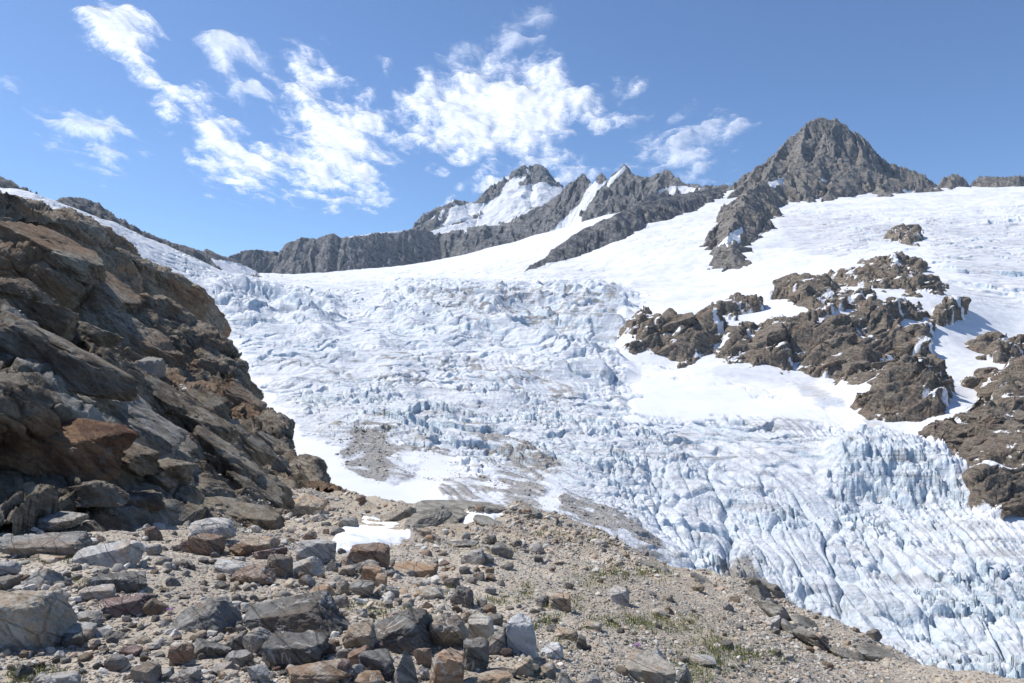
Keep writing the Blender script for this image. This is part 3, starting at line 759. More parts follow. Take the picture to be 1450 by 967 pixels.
# saw-toothed ridge in the middle with the snow peak behind it
WALL = [([(560,335,3500),(600,329,3600),(620,331,3600),(660,325,3560),(700,318,3500),(740,303,3450),(770,290,3420),(792,275,3400),(806,262,3400),(818,252,3400),(826,245,3400),(833,254,3380),(840,263,3360),(846,254,3330),(852,244,3310),(857,250,3290),(862,259,3280),(871,245,3230),(881,233,3200),(892,243,3170),(902,249,3150),(920,253,3110),(930,246,3100),(938,240,3100),(955,251,3050),(975,261,2980),(1000,265,2900),(1030,262,2840)], 1.25),
        ([(826,247,3400),(805,285,3300),(790,310,3230),(745,338,3220)], 1.25), ([(792,275,3400),(740,318,3360),(680,345,3330)], 1.35),
        ([(853,246,3310),(838,272,3260)], 1.5), ([(881,236,3200),(868,275,3080),(850,300,2980),(835,312,2930)], 1.2), ([(938,242,3100),(925,270,2980),(905,290,2860)], 1.2)]
COUL = [[(838,252),(848,262),(864,251),(884,237),(870,252),(847,276),(824,302),(822,318),(845,310),(862,303),(850,316),(815,335),(770,345),(760,342),(800,308),(820,287)],
        [(602,326),(640,318),(690,303),(712,290),(760,268),(792,268),(793,275),(752,297),(734,308),(712,315),(668,319),(640,325),(617,328),(606,345),(610,356),(607,365),(600,352),(594,345)],
        [(930,276),(938,266),(960,262),(985,266),(1005,264),(985,272),(955,275)], [(655,318),(664,320),(662,334),(657,330)]]
build_mountain('mountain_ridge', (570, 1060, 520, 2500, 3800, 520), WALL, M_FAR, 34, 150, seed=200, jag=0.26, snows=COUL, autosnow=0.30, ribs=1.1)
SPUR = [([(1030,264,2760)] + [(x_, y_, on_snow(x_, y_, o_, 1500, 2740)) for x_, y_, o_ in ((1000,268,14),(975,273,20),(940,280,26),(905,289,30),(870,303,32),(835,320,28),(800,343,22),(770,364,13),(746,382,3))], 1.0)]
build_mountain('rock_spur', (735, 1060, 340, 1450, 2900, 520), SPUR, M_FAR, 16, 80, seed=300, autosnow=0.24)
SNOWP = [([(596,326,4150),(610,312,4200),(627,293,4300),(642,281,4350),(655,284,4400),(668,286,4420),(676,283,4430),(690,283,4450),(700,270,4500),(712,259,4600),(724,250,4650),(733,243,4660),(741,234,4680),(748,239,4680),(757,232,4680),(766,245,4640),(774,256,4600),(780,267,4560),(800,270,4500),(840,272,4400)], 0.85),
         ([(745,240,4680),(728,268,4520),(715,285,4420)], 1.0), ([(757,239,4680),(762,262,4560)], 1.0), ([(642,281,4350),(660,310,4200)], 1.0)]
build_mountain('snow_peak', (580, 900, 330, 3550, 5100, 460), SNOWP, M_FAR, 42, 200, seed=400, autosnow=0.56,
    snows=[[(741,249),(745,252),(728,272),(760,268),(785,263),(812,268),(820,300),(600,345),(602,328),(680,306),(684,294),(700,283),(720,266)], [(690,296),(706,276),(730,256),(742,252),(728,268),(712,284),(700,294)], [(745,262),(770,258),(790,268),(770,276),(745,275)], [(706,274),(722,254),(733,248),(739,253),(736,262),(750,264),(768,260),(776,268),(760,278),(712,284)], [(640,292),(660,288),(684,288),(690,300),(650,312),(630,316)]])
LEFTR = [([(325,362,2900),(336,357,2950),(345,354,2950),(372,354,3000),(395,357,3000),(402,347,3000),(412,341,3000),(430,336,3000),(448,338,3000),(470,331,3000),(482,337,3000),(500,334,3000),(520,331,3050),(545,328,3100),(570,326,3150),(592,325,3200),(612,328,3250)], 1.5),
         ([(412,341,3000),(420,372,2930)], 1.6), ([(470,331,3000),(480,368,2930)], 1.6), ([(545,328,3100),(540,366,3000)], 1.6), ([(592,325,3200),(585,362,3100)], 1.6)]
build_mountain('far_ridge', (318, 625, 320, 2700, 3500, 300), LEFTR, M_FAR, 26, 120, seed=500, autosnow=0.18,
    snows=[[(490,336),(515,329),(560,325),(575,326),(545,330),(500,336)]])
SKYL = [([(-260,150,1000),(-100,205,1020),(-30,236,1050),(0,249,1060),(25,262,1080),(55,279,1120),(78,287,1180),(84,281,1220),(100,279,1280),(112,280,1300),(122,281,1330),(138,292,1380),(160,309,1480),(180,320,1560),(205,329,1650),(235,340,1750),(270,350,1850),(288,356,1900),(293,352,1920),(305,359,1960),(325,366,2000),(345,374,2060),(362,385,2120),(375,392,2160)], 0.75)]
build_mountain('far_slope', (-160, 400, 480, 900, 2300, 420), SKYL, M_FAR, 14, 70, seed=600, autosnow=0.05, sink=4,
    snows=[[(300,366),(330,370),(362,382),(372,392),(340,392),(310,380)]])
# ------------------------------------------------------------------ rock slope on the left
def catmull(A, n):
    """resample control rows along axis 0 to n samples, smooth"""
    m = len(A); t = np.linspace(0, m - 1, n); i = np.clip(t.astype(int), 0, m - 2); f = (t - i)[:, None, None]
    a = A[np.clip(i - 1, 0, m - 1)]; b = A[i]; c = A[i + 1]; d = A[np.clip(i + 2, 0, m - 1)]
    return .5 * (2 * b + (c - a) * f + (2 * a - 5 * b + 4 * c - d) * f ** 2 + (3 * b - a - 3 * c + d) * f ** 3)

def loft(cols, nu, nv):
    A = np.array(cols, float); A[..., 2] = np.log(A[..., 2])
    A = catmull(A, nu); A = catmull(A.transpose(1, 0, 2), nv)
    Y = np.exp(A[..., 2]); return np.stack([(A[..., 0] - CX) / F * Y, Y, (CY - A[..., 1]) / F * Y], -1)

def normals(V):
    du = np.gradient(V, axis=1); dv = np.gradient(V, axis=0)
    n = np.cross(du, dv); n /= np.linalg.norm(n, axis=-1, keepdims=True) + 1e-9
    # towards the viewer side of the slope
    s = np.sign((n * -V).sum(-1).mean())
    return n * s

def saw(x):
    f = x - np.floor(x); return sstep(0, 0.82, f) - f

def build_cliff(name, cols, nu, nv, scales, seed, rust=(), label=None, amp=1.0):
    V = loft(cols, nu, nv)
    N = normals(V)
    rp = np.zeros(V.shape[:2])
    for sc, a in scales:
        x, y, z = V[..., 0], V[..., 1], V[..., 2]
        dsp = blocks3(x, y, z, sc, seed, (.50, .50, .70), (.84, -.12, -.53)) + fbm3(x / (sc * 2.6), y / (sc * 2.6), z / (sc * 1.6), 4, seed + 31) * 0.5
        V = V + N * (a * amp * dsp)[..., None]
        N = N * 0.85 + normals(V) * 0.15; N /= np.linalg.norm(N, axis=-1, keepdims=True)
    px = CX + F * V[..., 0] / V[..., 1]; py = CY - F * V[..., 2] / V[..., 1]
    for p, a in rust: rp = np.maximum(rp, a * soft(px, py, p, 14))
    for p, a in PALE: rp = rp - a * soft(px, py, p, 10)
    q = grid_quads(nv, nu)
    me = mesh_from(name, V.reshape(-1, 3), q, M_CLIFF, dict(rust=rp.ravel(), scale=np.zeros(rp.size)))
    return link(name, me, label, kind='structure'), V

RUST = [([(0,590),(60,575),(130,605),(160,640),(110,662),(20,660),(-80,660),(-80,595)], 0.62),
        ([(-80,470),(30,520),(90,580),(150,620),(110,620),(0,570),(-80,560)], 0.55), ([(230,560),(290,590),(340,650),(400,690),(380,700),(310,660),(250,610)], 0.5),
        ([(180,370),(300,420),(310,455),(260,450),(200,410)], 0.28), ([(250,640),(310,650),(330,690),(270,690)], 0.35), ([(60,300),(200,370),(260,430),(150,380)], 0.2)]
PALE = [([(0,478),(45,490),(95,540),(150,575),(215,645),(190,665),(150,625),(110,590),(50,525),(0,500)], 0.9), ([(0,430),(60,436),(90,460),(60,470),(0,455)], 0.7), ([(150,690),(230,700),(330,740),(390,765),(250,760),(160,735)], 0.5), ([(330,640),(380,690),(370,700),(320,655)], .5)]
# far buttress meeting the glacier
far_b = [
 [(-260,640,220),(-260,520,225),(-260,400,232.5),(-260,304,240),(-260,209,245),(-260,165,250),(-260,185,320)],
 [(-120,620,226),(-120,500,233.5),(-120,390,242),(-120,304,250),(-120,234,256),(-120,220,262),(-130,240,330)],
 [(0,600,233.5),(0,500,242),(0,410,250),(0,344,259),(0,299,266),(0,281,272),(-10,300,350)],
 [(90,590,248.5),(90,500,257),(90,430,267),(90,374,277),(90,334,286),(92,317,292),(80,333,380)],
 [(170,585,266),(170,510,277),(170,450,287),(170,404,298),(170,371,306),(172,357,312),(160,375,400)],
 [(235,585,286),(235,520,297),(236,470,308),(238,434,318),(240,407,326),(242,393,332),(230,411,420)],
 [(285,590,309),(286,530,320.5),(288,488,333),(290,454,343),(292,433,351),(293,423,356),(280,439,440)],
 [(306,595,331.5),(309,535,343),(311,492,356.5),(313,470,365),(313,454,372),(309,445,378),(298,461,460)],
 [(300,600,380),(302,545,390),(303,500,405),(302,484,415),(300,471,422.5),(296,465,430),(286,477,500)],
]
build_cliff('rock_buttress', far_b, 640, 520, [(26, 6.0), (9, 3.0), (3.4, 1.35), (1.5, .55)], 700, RUST)
# middle slope: its right edge is the skyline against the ice
mid_b = [
 [(-260,620,60),(-260,520,86),(-260,430,106),(-260,350,115.3),(-260,290,122),(-260,310,170)],
 [(-120,620,58),(-120,530,84),(-120,450,104),(-120,380,113.3),(-120,325,120),(-130,345,170)],
 [(0,620,55),(0,540,82),(0,470,102),(0,405,111.3),(0,348,118),(-10,368,170)],
 [(90,630,52),(90,556,80.8),(92,500,104),(95,440,115.4),(98,388,124),(88,404,175)],
 [(166,640,48),(171,572,80.16),(178,530,104),(186,478,118.6),(190,432,132),(180,448,180)],
 [(220,655,45),(228,600,78.24),(240,556,106),(252,508,122.6),(260,465,138),(250,480,190)],
 [(261,675,42),(274,628,74.96),(290,584,103),(304,540,118.6),(311,503,134),(300,518,185)],
 [(292,690,40),(307,652,67.6),(324,612,92),(338,572,105.5),(348,540,118),(336,556,165)],
 [(320,705,38),(336,676,60.56),(354,648,79),(370,618,89.36),(382,592,98),(370,606,140)],
 [(348,722,36),(364,700,53.36),(382,678,67),(398,656,74.24),(405,640,80),(394,652,115)],
 [(379,738,34),(394,722,46.56),(412,706,57),(424,694,62.16),(432,684,66),(422,696,95)],
 [(410,752,32),(422,744,41.04),(436,734,48),(446,724,51.12),(452,716,54),(442,728,80)],
]
mid_ob, mid_V = build_cliff('rock_slope', mid_b, 760, 640, [(9, 2.3), (3.4, 1.35), (1.4, 0.62), (.6, .24)], 730, RUST)
# nearest ledges, with the overhang above the stones
near_b = [
 [(-280,775,9.5),(-280,715,11.6),(-280,655,12.6),(-280,600,11.6),(-280,520,13.1),(-280,440,15.9),(-280,370,18.53),(-280,330,20.1),(-290,350,38.19)],
 [(-130,762,10.5),(-130,708,13),(-130,662,14),(-130,590,12.5),(-130,520,14.51),(-130,450,17.94),(-130,400,20.56),(-130,368,22.3),(-140,390,42.37)],
 [(0,752,11.4),(0,704,14.4),(0,668,15.4),(0,598,13.6),(0,540,15.62),(0,470,20.1),(0,425,23.2),(0,402,24.84),(-10,424,47.2)],
 [(70,748,12),(72,702,14),(74,668,15),(80,604,15),(76,556,17.03),(62,500,21.5),(60,458,25.13),(62,436,27.1),(50,452,51.22)],
 [(130,745,12.8),(134,700,14.6),(140,664,15.6),(142,620,16.4),(136,576,19.09),(122,528,23.48),(112,492,27.03),(108,470,29.28),(98,486,54.91)],
 [(190,744,13.6),(192,708,16.2),(196,672,18.6),(196,640,19.6),(188,600,20.8),(172,560,22.2),(158,526,24),(148,504,26),(138,518,45)],
 [(250,748,14.6),(252,722,17),(254,692,19.8),(254,662,21.2),(246,630,22.8),(230,598,24.6),(214,566,27),(200,540,29.5),(190,554,50)],
 [(315,752,16),(316,736,17.8),(316,714,20.8),(314,690,23),(306,664,25),(292,636,27.5),(276,606,30.5),(258,578,33.5),(248,590,55)],
 [(375,758,17.6),(376,750,19),(374,736,21.6),(370,718,24.4),(362,698,27),(350,676,30),(336,650,33.5),(318,624,37),(308,634,60)],
 [(402,770,18.8),(402,764,19.8),(400,754,21.8),(396,742,24.4),(390,728,27.2),(380,710,30.5),(368,690,34.5),(352,668,38.5),(342,676,62)],
]
near_ob, near_V = build_cliff('rock_ledges', near_b, 820, 720, [(3.6, 0.55), (1.3, 0.40), (0.5, 0.19), (.22, .07)], 760, RUST)

# ------------------------------------------------------------------ moraine under the viewer
M_PTS = [
 (-250,1700,1.9),(200,1600,1.9),(725,1600,2.0),(1200,1600,2.6),(1700,1600,3.2),
 (-250,1150,3.2),(200,1150,3.2),(725,1150,3.3),(1000,1150,4.2),(1250,1150,5.8),(1450,1150,7.6),(1700,1200,8.5),
 (-250,967,4.6),(0,967,4.6),(300,967,4.6),(500,967,4.5),(700,967,4.7),(850,967,5.4),(1000,967,6.8),(1150,967,8.6),(1290,972,12),
 (0,900,5.4),(300,900,5.6),(600,905,5.8),(800,905,6.8),(1000,905,10),(1130,912,15),
 (-250,830,6.9),(0,850,6.5),(150,850,6.6),(300,850,6.9),(450,850,7.3),(600,850,8.0),(750,850,9.6),(900,850,13),(1020,856,19),
 (0,795,8.6),(150,795,8.9),(300,795,9.9),(450,795,11.6),(600,795,13.6),(750,795,17),(880,800,24),(960,822,28),
 (-250,762,10.2),(0,755,11.0),(200,755,12.4),(330,758,14.6),(400,756,17.5),(460,750,22),(520,757,23),(600,757,26),(700,752,30),(800,758,32),(870,770,34),
 (420,716,40),(440,700,52),(470,700,55),(505,710,48),(560,722,43),(600,722,42),(650,718,42),(700,719,41),(740,722,40),(800,742,38),(880,770,36.5),(960,808,34),(1020,834,31),(1090,852,27.5),(1140,874,24),(1220,902,21),(1260,922,18.5),(1330,950,15.5),(1400,958,14),(1450,968,13),(1600,1000,11.5),
 (440,745,80),(560,770,62),(700,775,60),(800,800,55),(900,850,52),(1000,910,46),(1100,950,40),(1220,1010,32),(1330,1070,25),(1450,1100,21),(1600,1150,19),
 (440,800,140),(700,830,140),(900,930,130),(1100,1060,110),(1330,1250,80),(1500,1300,60),(1700,1350,50),
 (-250,740,30),(0,740,30),(200,745,30),(330,750,34),(0,720,80),(250,735,80),
]
m_tps = TPS(M_PTS, 3e-4)
MG = Grid2((-280 - CX) / F, (1720 - CX) / F, 1.4, 150, 320, 320)
m_tab = m_tps(MG.S, MG.Y)

def ground_z(s, Y):
    """finished height of the moraine surface"""
    X = s * Y
    z = MG.read(m_tab, s, Y) * Y
    w = np.minimum(1.0, Y / 14.0)
    z = z + fbm2(X / 3.2, Y / 3.2, 4, 801) * 0.20 * w + fbm2(X / 0.7, Y / 0.7, 4, 802) * 0.045 + fbm2(X / 9, Y / 9, 3, 803) * 0.28 * sstep(12, 30, Y)
    # low ribs of bedrock showing through the grit, farther out
    rr = ridge2((X + 0.8 * Y) / 4.2, (Y - 0.3 * X) / 9.0, 4, 804)
    return z + sstep(14, 26, Y) * (rr - .45) * 0.34

def march_ground(px, py, lo=1.6, hi=60.0):
    """where the ray through a photograph pixel meets the moraine"""
    s = (px - CX) / F
    Y = np.exp(np.linspace(math.log(lo), math.log(hi), 900))
    t = ground_z(np.full(Y.shape, s), Y) / Y
    hit = np.nonzero(t >= (CY - py) / F)[0]
    y = Y[hit[0]] if len(hit) else Y[int(np.argmax(t))]
    return s * y, y, float(ground_z(np.array([s]), np.array([y]))[0])

GREEN = [(85,790,40,10),(120,828,30,9),(200,850,30,7),(140,715,25,10),(185,725,14,5),(340,750,12,10),(465,845,10,8),(550,868,40,8),(500,858,24,6),(640,838,12,6),(745,838,14,14),(775,880,26,14),(800,905,18,14),(810,855,20,10),(880,880,60,12),(1000,935,50,20),(980,960,40,12),(850,820,40,12),(900,812,60,10),(700,780,40,6),(780,756,30,5),(835,766,30,8),(760,955,24,10),(940,885,60,14),(1010,910,30,14),(645,955,16,6),(60,955,40,10),(30,962,30,8),(700,850,30,10),(1060,930,60,12)]
def build_ground():
    S, Y = fan(-270, 1700, 900, 1.5, 145, 820)
    X = S * Y; Z = ground_z(S, Y)
    px = CX + F * S; py = CY - F * Z / Y
    moss = np.zeros(X.shape)
    for (gx, gy, rx, ry) in GREEN: moss = np.maximum(moss, np.exp(-((px - gx) / rx) ** 2 - ((py - gy) / ry) ** 2))
    moss = np.clip(moss * 1.0 + 0.25 * sstep(.1, .5, fbm2(X / 2.2, Y / 2.2, 3, 811)) * sstep(650, 800, px) * (1 - sstep(1080, 1200, px)), 0, 1)
    grid_object('ground', X, Y, Z, M_GROUND, dict(moss=moss), kind='structure')
build_ground()

def snow_patch(poly, Y0, Y1, thick, label, seed):
    x = [p[0] for p in poly]
    S, Y = fan(min(x) - 25, max(x) + 25, 260, Y0, Y1, 260)
    X = S * Y; base = ground_z(S, Y); smooth = MG.read(m_tab, S, Y) * Y
    py = CY - F * smooth / Y
    d = sdf(CX + F * S, py, poly) + fbm2(X / 0.9, Y / 0.9, 3, seed) * 2.0
    fill = 1 - np.exp(-np.maximum(d, 0) / 6.0)
    top = base * (1 - fill * .7) + smooth * fill * .7 + thick * fill + np.clip(d * 0.03, -0.3, 0.03) - 0.01 + fbm2(X / 1.6, Y / 1.6, 3, seed + 1) * 0.03 * fill
    k = d[:-1, :-1] > -1.5
    seed_ = np.zeros(k.shape, bool); seed_[np.unravel_index(np.argmax(np.where(k, d[:-1, :-1], -99)), k.shape)] = True
    for _ in range(600):            # keep the one connected patch
        g = seed_.copy(); g[1:] |= seed_[:-1]; g[:-1] |= seed_[1:]; g[:, 1:] |= seed_[:, :-1]; g[:, :-1] |= seed_[:, 1:]; g &= k
        if g.sum() == seed_.sum(): break
        seed_ = g
    k = seed_
    grid_object('snow_patch', X, Y, top, M_PSNOW, {}, k, label=label, cat='snow patch', group='snow patches on the moraine')
snow_patch([(470,772),(490,752),(520,742),(500,736),(512,733),(560,745),(596,758),(580,766),(545,772),(520,778),(495,785),(475,786)], 10, 34, 0.16, 'large dirty white snow patch behind the rusty brown block on the moraine', 821)
snow_patch([(648,732),(670,728),(700,729),(714,735),(690,738),(660,737)], 24, 46, 0.14, 'thin strip of white snow near the crest of the brown moraine', 824)
# ------------------------------------------------------------------ boulders and stones
def ico(sub):
    bm = bmesh.new(); bmesh.ops.create_icosphere(bm, subdivisions=sub, radius=1.0)
    co = np.array([v.co[:] for v in bm.verts]); f = np.array([[v.index for v in p.verts] for p in bm.faces]); bm.free()
    return co / np.linalg.norm(co, axis=1, keepdims=True), f
ICO = {s: ico(s) for s in (1, 2, 3, 4, 5)}

def rand_dirs(r, n):
    v = r.normal(size=(n, 3)); return v / np.linalg.norm(v, axis=1, keepdims=True)

def rock_shape(seed, shape='block', sub=4, rough=1.0):
    """a boulder split along joints: planes cut a lump, edges chipped, surface broken"""
    r = np.random.default_rng(seed)
    D, f = ICO[sub]
    if shape == 'block':
        n = np.r_[np.eye(3), -np.eye(3)] + r.normal(size=(6, 3)) * 0.16; d = np.array([.80, .78, .80, .80, .78, .80]) + r.uniform(-.06, .06, 6)
        n = np.r_[n, rand_dirs(r, 6)]; d = np.r_[d, r.uniform(.90, 1.10, 6)]
    elif shape == 'slab':
        n = np.r_[np.eye(3), -np.eye(3)] + r.normal(size=(6, 3)) * np.array([.22, .22, .10]); d = np.array([.86, .84, .62, .86, .84, .62]) + r.uniform(-.06, .06, 6)
        n = np.r_[n, rand_dirs(r, 7)]; d = np.r_[d, r.uniform(.80, 1.0, 7)]
    elif shape == 'point':
        a = r.uniform(0, 6.28) + np.arange(4) * 1.571 + r.normal(size=4) * .25
        n = np.c_[np.cos(a), np.sin(a), np.full(4, .62) + r.uniform(-.12, .25, 4)]; d = r.uniform(.46, .58, 4)
        n = np.r_[n, [[0, 0, -1]], rand_dirs(r, 5)]; d = np.r_[d, [.8], r.uniform(.88, 1.05, 5)]
    elif shape == 'wedge':
        n = np.array([[-.45, -.25, .85], [.9, -.3, .25], [.1, -.95, .15], [-.3, .9, .3], [0, 0, -1], [-.9, -.1, .1]]) + r.normal(size=(6, 3)) * .12
        d = np.array([.58, .82, .70, .75, .75, .95]); n = np.r_[n, rand_dirs(r, 6)]; d = np.r_[d, r.uniform(.86, 1.05, 6)]
    else:   # 'round': many small facets
        n = rand_dirs(r, 16); d = r.uniform(.74, .98, 16)
    n = n / np.linalg.norm(n, axis=1, keepdims=True)
    c = D @ n.T
    rr = np.where(c > 0.05, d / np.maximum(c, 0.05), 9.0)
    k = (50.0 if sub < 4 else 130.0) if shape != 'round' else 30.0
    R = -np.log(np.exp(-k * np.minimum(rr, 3)).sum(1)) / k
    p = D * np.clip(R, .25, 1.35)[:, None]
    o = r.uniform(0, 50, 3)
    x, y, z = (p + o).T
    # bedding steps, dents and chipped rims
    bd = rand_dirs(r, 1)[0] * np.array([.5, .5, 1]); w = p @ bd * 4.2 + fbm3(x, y, z, 2, seed % 97) * .5
    led = sstep(.12, .88, w - np.floor(w)) - (w - np.floor(w))
    a = fbm3(x * 1.3, y * 1.3, z * 1.3, 3, seed % 89); b = fbm3(x * 4.0, y * 4.0, z * 4.0, 4 if sub > 3 else 2, seed % 83, .6)
    p = p * (1 + rough * (0.085 * a + 0.055 * b + 0.075 * led))[:, None]
    lo, hi = p.min(0), p.max(0)
    return (p - (lo + hi) / 2) / ((hi - lo) / 2), f      # fills the unit box

def rotz(p, a):
    c, s = math.cos(a), math.sin(a)
    return p @ np.array([[c, s, 0], [-s, c, 0], [0, 0, 1]])

def stone_mesh(seed, shape, sub, tone, dims, yaw=0.0, tilt=(0, 0)):
    p, f = rock_shape(seed, shape, sub)
    p = p * (np.array(dims) / 2)
    tx, ty = tilt
    ca, sa = math.cos(tx), math.sin(tx); p = p @ np.array([[1, 0, 0], [0, ca, sa], [0, -sa, ca]])
    ca, sa = math.cos(ty), math.sin(ty); p = p @ np.array([[ca, 0, -sa], [0, 1, 0], [sa, 0, ca]])
    p = rotz(p, yaw)
    me = mesh_from('boulder', p, f, M_ROCK[tone], smooth=False)
    return me, p

PLACED = []     # px, py, half width in px, label core, tone
def boulder(x0, y0, x1, y1, tone, shape, label, name='boulder', cat='boulder', group='boulders on the moraine', ground=None, tilt=(0, 0), sub=None):
    seed = int(abs(x0) * 131 + y0 * 17 + x1)
    r = np.random.default_rng(seed)
    pxc = (x0 + x1) / 2; wpx, hpx = x1 - x0, y1 - y0
    if ground is None:
        Xn, Yn, zn = march_ground(pxc, y1 - 0.03 * hpx)
    else:
        Xn, Yn, zn = ground
    sc = Yn / F
    w = 1.08 * wpx * sc; down = (y1 - CY) / F
    dep = w * (0.75 if wpx < 1.9 * hpx else 0.55)
    h = max((hpx * sc - dep * max(down, 0) * 0.62), 0.42 * hpx * sc)
    Yc = Yn + dep * 0.42
    s = (pxc - CX) / F
    w *= 1.0 + 0.42 * dep / Yn
    if ground is None: zg = float(ground_z(np.array([s]), np.array([Yc]))[0])
    else: zg = zn
    zg = min(zg, zn + 0.25 * h)
    sub = sub or (5 if wpx > 70 else 4 if wpx > 26 else 3)
    yaw = r.uniform(-.3, .3)
    me, p = stone_mesh(seed, shape, sub, tone, (w, dep, h * 1.18), yaw, tilt)
    # widen back to the measured size after turning
    ext = p.max(0) - p.min(0)
    p = p * np.array([w / ext[0], 1, (h * 1.18) / ext[2]])
    me.vertices.foreach_set('co', np.ascontiguousarray(p, np.float32).ravel()); me.update()
    o = link(name, me, label, cat, group=group)
    o.location = (s * Yc, Yc, zg + h * 0.5 - 0.07 * h)
    PLACED.append((pxc, (y0 + y1) / 2, max(wpx, hpx) / 2, label, tone))
    return o

